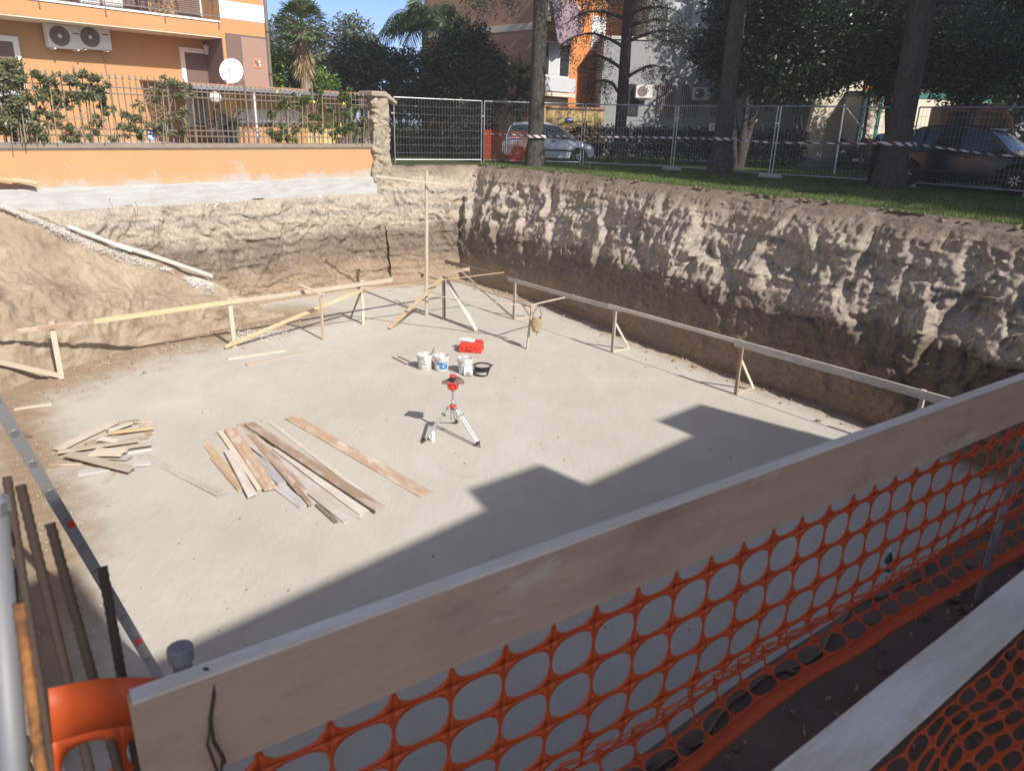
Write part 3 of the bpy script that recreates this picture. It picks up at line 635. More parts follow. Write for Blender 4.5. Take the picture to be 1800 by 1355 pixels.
sc = [(225, 292, 460, 182, .12, 'wpale', .03, 'long pale board leaning to the far right across the scrap heap'), (268, 310, 530, 372, .13, 'wpale', .085, 'pale board crossing on top of the front of the scrap heap'),
 (310, 386, 440, 366, .12, 'wtop', .0, 'whitish short board at the front edge of the scrap heap'), (198, 354, 335, 348, .06, 'wbrown', .0, 'thin brown batten sticking out left of the scrap heap'),
 (230, 300, 552, 256, .08, 'wpale', .06, 'long thin pale batten across the middle of the scrap heap'), (368, 300, 492, 306, .19, 'wpale', .115, 'short wide pale board lying on top of the scrap heap'),
 (300, 290, 592, 238, .08, 'wbrown', .03, 'long brownish batten behind the middle of the scrap heap'), (428, 228, 610, 204, .08, 'wyel', .06, 'bright yellow batten at the back of the scrap heap'),
 (468, 192, 562, 176, .10, 'wbrown', .03, 'brown offcut at the far end of the scrap heap'), (280, 312, 515, 326, .11, 'wtop', .04, 'whitish board under the crossing pale board'),
 (500, 284, 605, 268, .05, 'wpale', .09, 'thin pale stick at the right of the scrap heap'), (528, 352, 602, 345, .11, 'wtop', .03, 'whitish board end at the right front of the scrap heap'),
 (410, 432, 470, 376, .06, 'wpale', .0, 'small pale stick pointing out in front of the scrap heap'), (340, 272, 500, 220, .07, 'wbrown', .0, 'brown batten buried in the back of the scrap heap'),
 (505, 308, 606, 290, .05, 'wgrey', .0, 'thin grey stick low at the right of the scrap heap'), (428, 216, 520, 186, .09, 'wgrey', .06, 'short grey offcut on the far side of the scrap heap'),
 (545, 186, 606, 180, .06, 'wpale', .0, 'tiny pale stick at the far right corner of the scrap heap'), (300, 345, 470, 318, .07, 'wdark', .0, 'dark batten under the front of the scrap heap'),
 (560, 200, 600, 240, .06, 'wyel', .0, 'short yellow end poking from the back right of the scrap heap'), (395, 250, 470, 262, .1, 'wgrey', .09, 'grey block of board lying in the middle of the scrap heap')]
for (a, b, c, d, w, m_, l_, lab) in sc: flat_board(*z8(a, b), *z8(c, d), w, m_, l_, lab, G2, name='scrap_board')
flat_board(400, 631, 502, 616, .10, 'wpale', 0, 'upper of two pale boards lying near the left profile', 'pair of loose boards'); flat_board(433, 642, 529, 620, .09, 'wpale', 0, 'lower of two pale boards lying near the left profile', 'pair of loose boards')
flat_board(25, 720, 91, 710, .08, 'wpale', 0, 'short pale board lying alone near the left picture edge'); flat_board(36, 760, 55, 768, .06, 'wdark', 0, 'tiny dark wood offcut left of the scrap heap')
flat_board(893, 484 + 20, 905, 497 + 4, .08, 'wpale', 0, 'small pale offcut lying behind the corner frame', name='wood_offcut')
tag(board('slope_board', pw(207, 434, .92) + V((0, 0, .06)), pw(374, 490, 1.1) + V((0, 0, .06)), .13, .03, M['wgrey'], up=(.5, -.4, .75)), 'grey board lying down the ridge of the loose soil', 'board', 'boards on the soil slope')
tag(board('slope_board', pw(120, 402, .82) + V((0, 0, .05)), pw(232, 445, .98) + V((0, 0, .06)), .10, .03, M['wtop'], up=(.5, -.4, .75)), 'plaster covered board higher up the soil ridge', 'board', 'boards on the soil slope')
trickle('plaster_rubble', [pw(0, 362, .7), pw(60, 385, .75), pw(110, 405, .8), pw(170, 432, .85), pw(240, 455, .95), pw(300, 475, 1.0)], [.05, .16, .25, .25, .30, .1], 3600, 1, 'white plaster crumbs spilled along the ridge of the loose soil')
trickle('plaster_rubble', [pw(325, 488, 1.1), pw(350, 492, 1.15), pw(372, 500, 1.2)], [.25, .5, .2], 1300, 2, 'white plaster crumbs spilled at the lower end of the ridge board')
g = random.Random(9); mb = MB()
for _ in range(700):
    p = fl(g.gauss(455, 26), g.gauss(590, 9)); p.z += .04 * g.random(); clod(mb, p, .006 + .022 * g.random() ** 3, g)
tag(mb.build('plaster_rubble', M['plaster']), 'white plaster crumbs on the floor beside the left profile', 'rubble', kind='stuff')
mb = MB()
for _ in range(900):
    p = fl(g.uniform(20, 260), g.uniform(760, 1130)); 
    yy = g.uniform(780, 1130); p = fl(70 + (yy - 780) * .2 + g.gauss(0, 34), yy); clod(mb, p, .003 + .007 * g.random() ** 2, g)
for _ in range(500):
    u = g.random(); p = fl(150 + 200 * u + g.gauss(0, 14), 640 - 34 * u + g.gauss(0, 6)); clod(mb, p, .004 + .010 * g.random() ** 2, g)
tag(mb.build('white_gravel', M['plaster']), 'white gravel and plaster specks on the brown floor edge at the left', 'gravel', kind='stuff')
mb = MB()
for _ in range(260):
    p = fl(g.uniform(60, 1450), g.uniform(600, 1120)); clod(mb, (p.x, p.y, FLOOR + .012), .004 + .014 * g.random() ** 4, g)
tag(mb.build('floor_debris', M['slope']), 'small crumbs of soil scattered over the concrete pit floor', 'debris', kind='stuff')
# ------------------------------------------------------------------ tripod with rotating laser, buckets and tools
hub = V((-.98, 11.45, FLOOR + .56))
t = empty('laser_tripod', (-.98, 11.4, FLOOR), 'aluminium tripod with a red rotating laser level on top', 'tripod')
for px, py in ((740, 780), (803, 744), (845, 787)):
    f = fl(px, py); d = (f - hub); d2 = V((d.x, d.y, 0)).normalized(); top = hub + d2 * .07; mid = top.lerp(f, .88); sd = V((-d2.y, d2.x, 0))
    mb = MB()
    for s in (-1, 1): mb.tube([top + sd * .028 * s, mid + sd * .022 * s], .014, 8)
    mb.beam(top.lerp(f, .04) - sd * .04, top.lerp(f, .04) + sd * .04, .035, .05)
    leg = mb.build('leg', M['alu'], t, world=True)
    MB().beam(top.lerp(f, .2) - sd * .045, top.lerp(f, .2) + sd * .06, .02, .03).build('clamp', M['dark'], leg, world=True)
    MB().beam(mid - sd * .035, mid + sd * .035, .04, .05).tube([mid, f], [.02, .004], 8).build('spike_foot', M['dark'], leg, world=True)
MB().lathe([(.0, .0), (.05, 0), (.062, .03), (.062, .05), (.03, .06), (.0, .06)], hub + V((0, 0, -.03)), 12).build('head_plate', M['red'], t, world=True)
MB().lathe([(.0, .04), (.03, .04), (.03, .09), (.022, .1), (.022, .27), (.035, .28), (.035, .31), (0, .31)], hub, 14).build('centre_column', M['alu'], t, world=True, smooth=False)
lb = hub + V((0, 0, .31)); mb = MB().lathe([(0, 0), (.075, 0), (.095, .02), (.095, .10), (.08, .125), (.05, .13), (0, .13)], lb, 8)
mb.build('laser_body', M['red'], t, world=True, bevel=.006); MB().lathe([(0, .13), (.05, .13), (.05, .20), (.04, .215), (0, .215)], lb, 14).build('laser_turret', M['black'], t, world=True)
MB().lathe([(0, .215), (.055, .215), (.06, .235), (.045, .25), (0, .25)], lb, 12).build('laser_cap', M['red'], t, world=True)
mb = MB().tube([lb + V((-.07, -.07, .05)), lb + V((-.08, -.09, .12)), lb + V((.05, -.10, .12)), lb + V((.07, -.08, .05))], .012, 6); mb.build('carry_handle', M['red'], t, world=True)
sh = MB(); n_ = 9
for i in range(n_):
    for j in range(5):
        a = i / (n_ - 1) - .5; b = j / 4 - .5; sh.v.append((lb.x + .36 * a, lb.y + .2 * b + .03, lb.z + .175 + .03 * math.sin(5 * a + 3 * b) - .16 * a * a - .05 * (abs(b) > .4)))
sh.f = [(i * 5 + j, i * 5 + j + 1, i * 5 + j + 6, i * 5 + j + 5) for i in range(n_ - 1) for j in range(4)]
o = sh.build('shade_cloth', M['shut'], t, world=True); m_ = o.modifiers.new('solid', 'SOLIDIFY'); m_.thickness = .006
MB().tube([hub + V((-.02, -.07, -.02)), hub + V((-.03, -.08, -.16)), hub + V((-.02, -.06, -.22))], .006, 5).build('plumb_strap', M['dark'], t, world=True)
def bucket(px, py, label, h=.33, r=.165):
    c = fl(px, py); c = V((c.x, c.y + r * .8, FLOOR)); t = empty('bucket', c, label, 'bucket', 'plastic buckets beside the tripod')
    MB().lathe([(0, 0), (r * .84, 0), (r * .86, .01), (r * .97, h * .80), (r * 1.06, h * .80), (r * 1.06, h * .9), (r, h * .9), (r * 1.02, h), (r * .96, h), (r * .82, .03), (0, .03)], (0, 0, 0), 28).build('shell', M['pail'], t, smooth=False)
    MB().lathe([(0, h * .45), (r * .90, h * .45), (r * .905, h * .47), (0, h * .5)], (0, 0, 0), 24).build('contents', M['found'], t)
    hp = [(r * 1.06 * math.cos(a), r * 1.06 * math.sin(a) - .02, h * .84 - .07 * math.sin(a) ** 2) for a in [PI + PI * k / 10 for k in range(11)]]
    MB().tube(hp, .004, 5).build('handle', M['galv'], t); return t
def bk_patch(mb, r, h, a0, a1, z0, z1, n=8, off=.004):
    k = len(mb.v)
    for i in range(n + 1):
        a = a0 + (a1 - a0) * i / n
        for z in (z0, z1):
            rr = r * (.86 + .11 * z / (h * .8)) + off; mb.v.append((rr * math.cos(a), rr * math.sin(a), z))
    mb.f += [(k + 2 * i, k + 2 * i + 2, k + 2 * i + 3, k + 2 * i + 1) for i in range(n)]; return mb
F_ = -PI / 2
b1 = bucket(746, 651, 'white bucket with dark handwriting on its side, leftmost of the row')
for path in ([(-.55, .14), (-.35, .175), (-.25, .11), (-.08, .155), (.02, .12), (.15, .15), (.25, .12), (.5, .145)], [(-.1, .22), (.1, .215), (.0, .18)], [(-.5, .05), (-.2, .06), (-.1, .05), (.2, .058), (.5, .05)]):
    MB().tube([((.165 * (.86 + .137 * z / .33) + .004) * math.cos(F_ + a), (.165 * (.86 + .137 * z / .33) + .004) * math.sin(F_ + a), z) for a, z in path], .0045, 5).build('handwriting', M['ink'], b1)
b2 = bucket(775, 653, 'white bucket with a blue printed label, second from the left')
lb2 = bk_patch(MB(), .165, .33, F_ - .6, F_ + 1.0, .05, .22).build('label', M['blue'], b2); bk_patch(MB(), .165, .33, F_ - .75, F_ - .2, .05, .15, off=.007).build('label_panel', M['offw'], b2)
bk_patch(bk_patch(MB(), .165, .33, F_ + .3, F_ + .42, .09, .15, 3, .007), .165, .33, F_ + .52, F_ + .8, .17, .19, 3, .007).build('label_mark', M['paper'], lb2)
b3 = bucket(817, 658, 'white bucket filled to the rim with a grey float leaning on it', r=.16)
MB().lathe([(0, .27), (.145, .27), (.10, .30), (.03, .32), (0, .32)], (0, 0, 0), 16).build('plaster_fill', M['found'], b3)
bk_patch(MB(), .16, .33, F_ - .8, F_ + .8, .13, .22).build('label', M['gshut'], b3)
c = fl(818, 660); t = empty('plastering_float', c, 'small grey plastering float leaning against the full white bucket', 'float')
board('blade', V((c.x + .06, c.y - .02, FLOOR + .015)), V((c.x + .06, c.y + .05, FLOOR + .20)), .19, .02, M['gshut'], t, up=(0, -1, .3)); MB().tube([(.02, -.04, .05), (.06, -.07, .1), (.1, -.04, .05)], .012, 6).build('handle', M['wbrown'], t)
c = fl(847, 662); t = empty('mortar_pail', V((c.x, c.y + .12, FLOOR)), 'black rubber mortar pail with a pouring lip, full of dried mortar', 'pail')
MB().lathe([(0, 0), (.12, 0), (.13, .02), (.185, .20), (.195, .205), (.195, .22), (.178, .22), (.17, .19), (0, .19)], (0, 0, 0), 26).add([(.19, -.03, .22), (.19, .03, .22), (.245, .0, .235), (.19, 0, .18)], [(0, 1, 2), (0, 2, 3), (1, 3, 2)]).build('shell', M['rubber'], t)
MB().lathe([(0, .185), (.171, .192), (.10, .215), (0, .205)], (0, 0, 0), 20).build('contents', M['mortar'], t); bk_patch(MB(), .15, .2, F_ - 1.2, F_ + .7, .04, .10, off=.015).build('mortar_splash', M['mortar'], t)
c = fl(828, 620); t = empty('instrument_case', V((c.x, c.y + .17, FLOOR)), 'red plastic instrument case lying shut with papers on its lid', 'case', rotz=-.12)
MB().prism([(-.27, .02), (-.25, .0), (.25, 0), (.27, .02), (.27, .11), (-.27, .11)], -.19, .19).build('base_shell', M['red'], t, bevel=.02); MB().prism([(-.27, .115), (.27, .115), (.27, .17), (.23, .23), (-.22, .23), (-.27, .17)], -.19, .19).build('lid', M['red'], t, bevel=.02)
MB().tube([(-.08, -.19, .10), (-.07, -.235, .10), (.07, -.235, .10), (.08, -.19, .10)], .012, 6).build('handle', M['red'], t)
for s in (-.17, .17): MB().box(s - .03, s + .03, -.205, -.185, .085, .145).build('latch', M['red'], t, bevel=.004)
for (a, b, r_, lab) in ((-.06, .02, .1, 'open sheet of white paper lying on the red case'), (-.13, .07, -.25, 'folded white paper lying further back on the red case')):
    mb = MB()
    for i in range(6):
        for j in range(5): mb.v.append((-.14 + .28 * i / 5, -.1 + .2 * j / 4, .004 + .010 * math.sin(i * 1.3 + j)))
    mb.f = [(i * 5 + j, i * 5 + j + 1, i * 5 + j + 6, i * 5 + j + 5) for i in range(5) for j in range(4)]
    o = mb.build('paper_sheet', M['paper'], mw=WM[t.name] @ Matrix.Translation((a, b, .235 + .008 * (a < -.1))) @ Matrix.Rotation(r_, 4, 'Z')); tag(o, lab, 'paper', 'papers on the red case'); m_ = o.modifiers.new('solid', 'SOLIDIFY'); m_.thickness = .002
c = fl(760, 638); t = empty('hand_brush', c, 'small brown brush standing between the two left buckets', 'brush')
MB().beam((0, 0, 0), (.01, .02, .2), .05, .02).build('handle', M['wyel'], t); MB().tube([(.01, .02, .2), (.04, .03, .34)], [.035, .02], 7).build('bristles', M['canvas'], t)
a, b, c2, d = fl(690, 628), fl(715, 641), fl(700, 627), fl(720, 636); t = empty('metal_square', a, 'thin metal setting square lying on the concrete left of the buckets', 'square')
MB().beam(a + V((0, 0, .01)), b + V((0, 0, .01)), .025, .012).build('long_arm', M['iron'], t, world=True); MB().beam(c2 + V((0, 0, .01)), d + V((0, 0, .01)), .02, .012).build('short_arm', M['iron'], t, world=True)
c = fl(761, 775); t = empty('spray_can', c, 'white marking spray can standing between the tripod legs', 'spray can')
MB().lathe([(0, 0), (.035, 0), (.035, .13), (.028, .15), (.02, .155), (0, .155)], (0, 0, 0), 16).build('can', M['white'], t); MB().lathe([(0, .155), (.016, .155), (.016, .19), (.01, .2), (0, .2)], (0, 0, 0), 12).build('nozzle', M['white'], t); MB().tube([(-.04, 0, .12), (-.06, 0, .06), (-.03, -.02, .03)], .009, 6).build('grip', M['white'], t)
c = fl(1558, 1003); t = empty('plastic_bottle', c, 'clear green plastic bottle standing in the shade behind the orange net', 'bottle')
MB().lathe([(0, 0), (.042, 0), (.045, .02), (.045, .16), (.035, .2), (.016, .24), (.016, .27), (0, .27)], (0, 0, 0), 16).build('body', glassmat('bottle_plastic', (.06, .10, .09), .12), t, smooth=True); MB().lathe([(0, .27), (.018, .27), (.018, .292), (0, .292)], (0, 0, 0), 12).build('cap', M['white'], t); MB().lathe([(.0455, .05), (.0463, .052), (.0463, .11), (.0455, .112)], (0, 0, 0), 16).build('label', M['gshut'], t)
# perforated aluminium rail standing in the pit at the left
f0, f1 = fl(290, 1208), V((-3.63, 4.72, -.40)); dv = (f1 - f0).normalized(); f1 = f0 + dv * 3.9
vw = ((f0 + f1) / 2 - EYE).normalized(); t = empty('perforated_rail', f0, 'long grey aluminium rail with round holes leaning into the pit', 'rail')
mrail, L = frame(f0, f1, vw); w, cell = .085, .28; sd = mrail.to_3x3() @ V((0, 1, 0))
mb = MB(); n_ = int(L / cell); r_ = .018
for i in range(n_ + 1):
    x0, x1 = i * cell, min(L, (i + 1) * cell); xc = x0 + cell / 2; k = len(mb.v); N_ = 24
    for q_ in range(N_):
        a = 2 * PI * q_ / N_; c_, s_ = math.cos(a), math.sin(a); e = min(cell / 2 / max(abs(c_), 1e-6), w / 2 / max(abs(s_), 1e-6)); 
        mb.v += [(xc + e * c_, e * s_, -.0), (xc + r_ * c_, r_ * s_, -.0), (xc + r_ * c_, r_ * s_, .024)]
    for q_ in range(N_):
        p_ = (q_ + 1) % N_; mb.f += [(k + 3 * q_, k + 3 * p_, k + 3 * p_ + 1, k + 3 * q_ + 1), (k + 3 * q_ + 1, k + 3 * p_ + 1, k + 3 * p_ + 2, k + 3 * q_ + 2)]
L2 = (n_ + 1) * cell
mb.box(0, L2, w / 2 - .004, w / 2, 0.001, .026).box(0, L2, -w / 2, -w / 2 + .004, .001, .026).box(0, L2, -w / 2 + .010, -w / 2 + .014, -.003, .0).box(0, L2, w / 2 - .014, w / 2 - .010, -.003, .0)
mb.build('web', M['alu'], t, mw=mrail)
for i in range(n_ + 1):
    MB().lathe([(r_, -.002), (r_ + .012, -.002), (r_ + .012, .0), (r_, .0)], (i * cell + cell / 2, 0, 0), 18).build('hole_rim', M['galv'], t, mw=mrail)
MB().box(.62 * 1, .62 + .06, -.02, .03, -.0035, -.0005).build('sticker', M['red'], t, mw=mrail); MB().box(2.02, 2.08, -.01, .035, -.0035, -.0005).build('sticker', M['red'], t, mw=mrail)
# ------------------------------------------------------------------ barrier in the foreground: boards, net, stakes
PD = V((.8195, .573, 0)).normalized(); P0 = V((.116, 1.196, 0)); PN = V((PD.y, -PD.x, 0))          # PN points back to the viewer
def pl_(px, py, off=0): return onpl(px, py, P0 + PN * off, PN)
a = P0 - PD * .745; b = P0 + PD * 4.2; zt = .592
t = empty('barrier_board', a + V((0, 0, zt)), 'weathered top board of the pit barrier with an orange net below', 'board', 'boards of the barrier')
board('plank', a + V((0, 0, zt - .085)) - PN * .0125, b + V((0, 0, zt - .085)) - PN * .0125, .027, .17, M['wrail'], t, ins=26, warp=.003)
board('skylit_top_strip', a + V((0, 0, zt + .0005)) - PN * .0125 + PD * .004, b + V((0, 0, zt + .0005)) - PN * .0125, .030, .005, M['wgrey'], t, ins=60, warp=.002)  # paler strip along the plank's top, skylight put into its colour
wp = a + PD * .10
pts = []
for k in range(15):
    s_ = k / 14 * 2 * PI; pts.append(wp + PD * (.008 * math.sin(3 * s_)) + V((0, 0, zt - .085 + .09 * math.cos(s_))) + PN * (-.0125 + .022 * math.sin(s_)))
MB().tube(pts, .0028, 6).tube([pts[3] + PN * .003, pts[3] + PN * .012 + V((0, 0, -.03)) - PD * .01, pts[4] + PN * .012 + V((0, 0, -.06)), pts[5] + PN * .004], .0024, 6).build('wire_tie', M['dark'], t, world=True)
la, lb_ = atz(1369, 1355, -.10), atz(1800, 1008, -.10); ld = (lb_ - la).normalized(); ln = V((ld.y, -ld.x, 0)); A_ = la - ld * .5 + ln * .052; B_ = lb_ + ld * 1.6 + ln * .052
t = empty('barrier_board', A_, 'lower grey board of the pit barrier lying just above the ground', 'board', 'boards of the barrier')
board('plank', A_ + V((0, 0, -.02)), B_ + V((0, 0, -.02)), .125, .03, M['wgrey'], t, up=(ln * .30 + V((0, 0, 1))), ins=16, warp=.004)
def stake(p, z0, z1, r, label, grp):
    t = empty('barrier_stake', V((p.x, p.y, z0)), label, 'stake', grp); MB().tube([p + V((0, 0, z0 - p.z)), p + V((0, 0, z1 - p.z - .02)), p + V((0, 0, z1 - p.z))], [r, r, r * .75], 12).build('bar', M['gpipe'], t, world=True)
    MB().lathe([(0, 0), (r * 1.35, 0), (r * 1.35, .02), (r * 1.1, .022), (0, .022)], (p.x, p.y, z1 - .02), 12).build('cap', M['gpipe'], t, world=True)
stake(a + PD * .075 - PN * .045, -.6, zt + .03, .013, 'grey steel stake tied behind the left end of the top barrier board', 'stakes of the barrier')
s2 = pl_(1790, 800, -.05); stake(V((s2.x, s2.y, 0)), -.6, zt - .06, .014, 'rusty stake behind the orange net at the right picture edge', 'stakes of the barrier')
# orange net: real strands, every hole cut
def net(name, cols, rows, cw, rh, pos, mat, parent=None, sv_=.006, sh_=.0115, ex=2.7, selv=(0, 0), thick=.0022):
    N_ = 20; vs = []; fs = []
    for i in range(cols):
        for j in range(rows):
            uc, vc = (i + .5) * cw, (j + .5) * rh; k = len(vs); hw, hh = (cw - sv_) / 2, (rh - sh_) / 2
            for q_ in range(N_):
                a = 2 * PI * (q_ + .5) / N_; c_, s_ = math.cos(a), math.sin(a); e = min(cw / 2 / max(abs(c_), 1e-6), rh / 2 / max(abs(s_), 1e-6))
                rr = (abs(c_ / hw) ** ex + abs(s_ / hh) ** ex) ** (-1 / ex); vs.append(pos(uc + e * c_, vc + e * s_)); vs.append(pos(uc + min(rr, e * .995) * c_, vc + min(rr, e * .995) * s_))
            # square the outer ring's corners
            for q_ in range(N_):
                p_ = (q_ + 1) % N_; fs.append((k + 2 * q_, k + 2 * p_, k + 2 * p_ + 1, k + 2 * q_ + 1))
            kk = len(vs); crn = []
            for (sx_, sy_) in ((1, 1), (-1, 1), (-1, -1), (1, -1)): vs.append(pos(uc + sx_ * cw / 2, vc + sy_ * rh / 2))
            for ci, (sx_, sy_) in enumerate(((1, 1), (-1, 1), (-1, -1), (1, -1))):
                best = [q_ for q_ in range(N_) if (math.cos(2 * PI * (q_ + .5) / N_) * sx_ > 0 and math.sin(2 * PI * (q_ + .5) / N_) * sy_ > 0)]
                ang = math.atan2(sy_ * rh, sx_ * cw) % (2 * PI); lo = [q_ for q_ in best if 2 * PI * (q_ + .5) / N_ <= ang]; hi = [q_ for q_ in best if 2 * PI * (q_ + .5) / N_ > ang]
                if lo and hi: fs.append((k + 2 * max(lo), kk + ci, k + 2 * min(hi)))
    W_ = cols * cw
    for (v0, v1) in ((-selv[0], 0), (rows * rh, rows * rh + selv[1])):
        if abs(v1 - v0) < 1e-6: continue
        k = len(vs); nn_ = cols * 3
        for i in range(nn_ + 1):
            u = W_ * i / nn_; vs += [pos(u, v0), pos(u, (v0 + v1) / 2), pos(u, v1)]
        for i in range(nn_): fs += [(k + 3 * i, k + 3 * i + 3, k + 3 * i + 4, k + 3 * i + 1), (k + 3 * i + 1, k + 3 * i + 4, k + 3 * i + 5, k + 3 * i + 2)]
    mb = MB(); mb.v = [tuple(v) for v in vs]; mb.f = fs; o = mb.build(name, mat, parent, smooth=True); 
    if thick: m_ = o.modifiers.new('solid', 'SOLIDIFY'); m_.thickness = thick
    return o
CW, RH, NR = .114, .088, 10
z_top = zt - .165
prof = [(0, 0, 0), (.30, .30, .0), (.46, .46, -.015), (.62, .585, -.09), (.74, .665, -.18), (.88, .715, -.13), (1.0, .73, -.05)]   # length down, drop, offset to the viewer (+)
def netpos(u, v):
    s_ = u - .70; wv = .012 * fbm(u * 1.3, v * 1.5, 2, 3); k = v / (RH * NR)
    for (a0, d0, o0), (a1, d1, o1) in zip(prof, prof[1:]):
        if k <= a1 or a1 == 1.0:
            f_ = (k - a0) / (a1 - a0); dz = d0 + (d1 - d0) * f_; of = o0 + (o1 - o0) * f_; break
    dz += .02 * math.sin(u * 2.1) * k; of += .05 * k * fbm(u * .9, 3.1, k, 3); sk = -.06 * k * k
    p = P0 + PD * (s_ + sk + .02 * fbm(u, v * 3, 8, 2) * k) + PN * (of - .016 + wv) ; return V((p.x, p.y, z_top + .045 - dz * 1.0 + wv * .5))
o = net('safety_net', 42, NR, CW, RH, netpos, M['orange'], selv=(0, .055)); tag(o, 'orange plastic safety net hanging below the top barrier board', 'safety net', 'orange nets')
# second run of net lying folded on the ground outside the lower board
g0 = B_ - ld * 2.9
def netpos2(u, v):
    p = A_ + ld * (u * 1.0 - .2) + ln * (.06 + v * .55 + .03 * fbm(u * 2, v * 4, 1, 3)); return V((p.x, p.y, -.16 - .22 * min(1, v * 2.2) + .04 * fbm(u * 2.2, v * 3.5, 5, 3) + (.0 if v < .3 else -.005)))
o = net('safety_net', 30, 10, .10, .05, netpos2, M['orange'], selv=(0, .03), sv_=.006, sh_=.013); tag(o, 'orange net folded on the ground under the lower barrier board', 'safety net', 'orange nets')
# loose end of the net wrapped round the stake at the left end of the top board
e0 = a + PD * .06 + V((0, 0, zt + .005)); vs = []; e1 = EYE + ray(82, 1196) * .93
def endpos(u, v):
    k = u / .26; p = e0.lerp(e1, k); bow = -PN * (.035 * math.sin(PI * k)) + V((0, 0, -.016 * math.sin(PI * k)))
    v = v + .085; return p + bow - PN * .03 * (1 - k) + V((0, 0, -v)) + PD * (-.1 * v * k) + PN * .012 * math.sin(v * 20)
o = net('net_end', 2, 3, .13, .11, endpos, M['orange'], selv=(.075, 0), sv_=.022, sh_=.03, ex=2.6); tag(o, 'loose solid-edged end of the orange net at the left end of the board', 'safety net', 'orange nets')
# reinforcing bars and a pipe at the left edge
def rebar(name, p0, p1, r, label, mat='dark'):
    t = V(p1) - V(p0); L = t.length; n = int(L / .0045); pts = []; rs = []; r = r * .88
    for i in range(n + 1): pts.append(V(p0).lerp(V(p1), i / n)); rs.append(r * (1.10 if i % 3 == 0 else .95))
    return tag(MB().tube(pts, rs, 12).build(name, M[mat], smooth=True), label, 'steel bar', 'reinforcing bars at the pit edge')
def bar_px(x0, y0, x1, y1, d0, d1, r, label, mat='dark', ext=.5):
    top = EYE + ray(x0, y0) * d0; bot = EYE + ray(x1, y1) * d1; bot = bot + (bot - top).normalized() * ext; rebar('rebar', bot, top, r, label, mat)
bar_px(12, 838, 66, 1180, .95, .98, .0064, 'dark ribbed steel bar, tallest and nearest the left picture edge')
bar_px(36, 852, 118, 1190, 1.0, 1.02, .0074, 'dark ribbed steel bar beside the tallest one')
bar_px(88, 920, 162, 1185, 1.0, 1.02, .0074, 'dark ribbed steel bar in the middle of the row')
bar_px(180, 996, 214, 1190, 1.08, 1.08, .0078, 'shortest dark ribbed bar, rightmost and standing alone before the perforated rail')
bar_px(33, 1060, 72, 1352, .72, .73, .0062, 'bright rusty orange ribbed bar nearest the camera', 'rust', .25)
bar_px(-12, 880, 60, 1190, 1.0, 1.05, .009, 'dark thick bar cut off by the left picture edge')
t0 = EYE + ray(-12, 900) * .8; t1 = EYE + ray(24, 1360) * .8
t = empty('galvanised_post', t1, 'smooth grey galvanised post at the lower left picture edge', 'post'); MB().tube([t1 + (t1 - t0), t0], .0145, 16).build('pipe', M['gpipe'], t, world=True, smooth=True); MB().lathe([(0, 0), (.017, 0), (.017, .014), (.012, .02), (0, .02)], t0, 14).build('cap', M['galv'], t, world=True)
pk = []
g = random.Random(21); mb = MB(); mb2 = MB()
for _ in range(1500):
    s_ = g.uniform(-.5, 6); o_ = g.uniform(-.2, .9); p = P0 + PD * s_ + PN * o_; clod(mb, (p.x, p.y, -.395 + .01 * g.random()), .004 + .022 * g.random() ** 3, g)
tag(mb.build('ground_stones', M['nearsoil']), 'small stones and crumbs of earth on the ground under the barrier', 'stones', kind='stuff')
P_ = []
for _ in range(1100):
    s_ = g.uniform(0, 6); p = P0 + PD * s_ + PN * (g.uniform(-.12, .9)); P_.append((p.x, p.y, -.39))
P_ = np.array(P_); co, q = leaf_quads(P_, np.tile((0, 0, 1.), (len(P_), 1)), .032, .4); o = arrays('dry_leaves', co, q, M['dry']); tag(o, 'dry leaves and grass litter on the ground under the barrier', 'leaf litter', kind='stuff')
# ------------------------------------------------------------------ boundary wall, railing and the orange house
ROT = math.atan2(AW.y, AW.x)
def wl(px, py, off):                                                 # pixel -> (along the wall, height) on the plane `off` metres behind the wall face
    p = onpl(px, py, PW - NW * off, NW); return (p - PW).dot(AW), p.z
def wu(px, off): return wl(px, 200, off)[0]
t = empty('boundary_wall', PW, 'low orange boundary wall with stone coping on a pale concrete footing', 'wall', rotz=ROT); BW = t
U0, U1 = -16.0, .12
MB().box(U0, U1, 0, .25, -.34, .52).build('render', M['yard'], t)
n_ = 120; mb = MB(); rr = []
for j, (y, z) in enumerate(((.24, -.33), (-.10, -.33), (-.11, -.36), (-.11, -.62), (-.10, -1.0), (.24, -1.1))):
    for i in range(n_ + 1):
        u = U0 + (U1 + .05 - U0) * i / n_; zz = z + (.10 * fbm(u * .9, 3, 1, 4) if z < -.9 else .015 * fbm(u * 1.2, 7, z, 3)); mb.v.append((u, y + .02 * fbm(u * 2, z, 4, 3), zz))
mb.f = [(j * (n_ + 1) + i, j * (n_ + 1) + i + 1, (j + 1) * (n_ + 1) + i + 1, (j + 1) * (n_ + 1) + i) for j in range(5) for i in range(n_)]
mb.build('footing', M['found'], t)
MB().prism([(U0, .53), (U1 + .04, .53), (U1 + .04, .645), (U0, .645)], -.05, .30).build('coping', M['coping'], t, bevel=.015); MB().box(U0, U1 + .02, -.025, .28, .50, .529).build('coping_moulding', M['coping'], t, bevel=.008)
def blob_patch(px, py, w, h, sd):
    u, z = wl(px, py, 0); g = random.Random(sd); pts = []
    for k in range(18):
        a = 2 * PI * k / 18; r = 1 + .35 * math.sin(a * 2 + sd) + g.uniform(-.18, .18); zz = z + math.sin(a) * h * r * (1 if math.sin(a) > 0 else .5); pts.append((u + math.cos(a) * w * r + .3 * (zz - z), max(-.33, zz)))
    return MB().prism(pts, -.004, .004).build('mortar_patch', M['patch'], t)
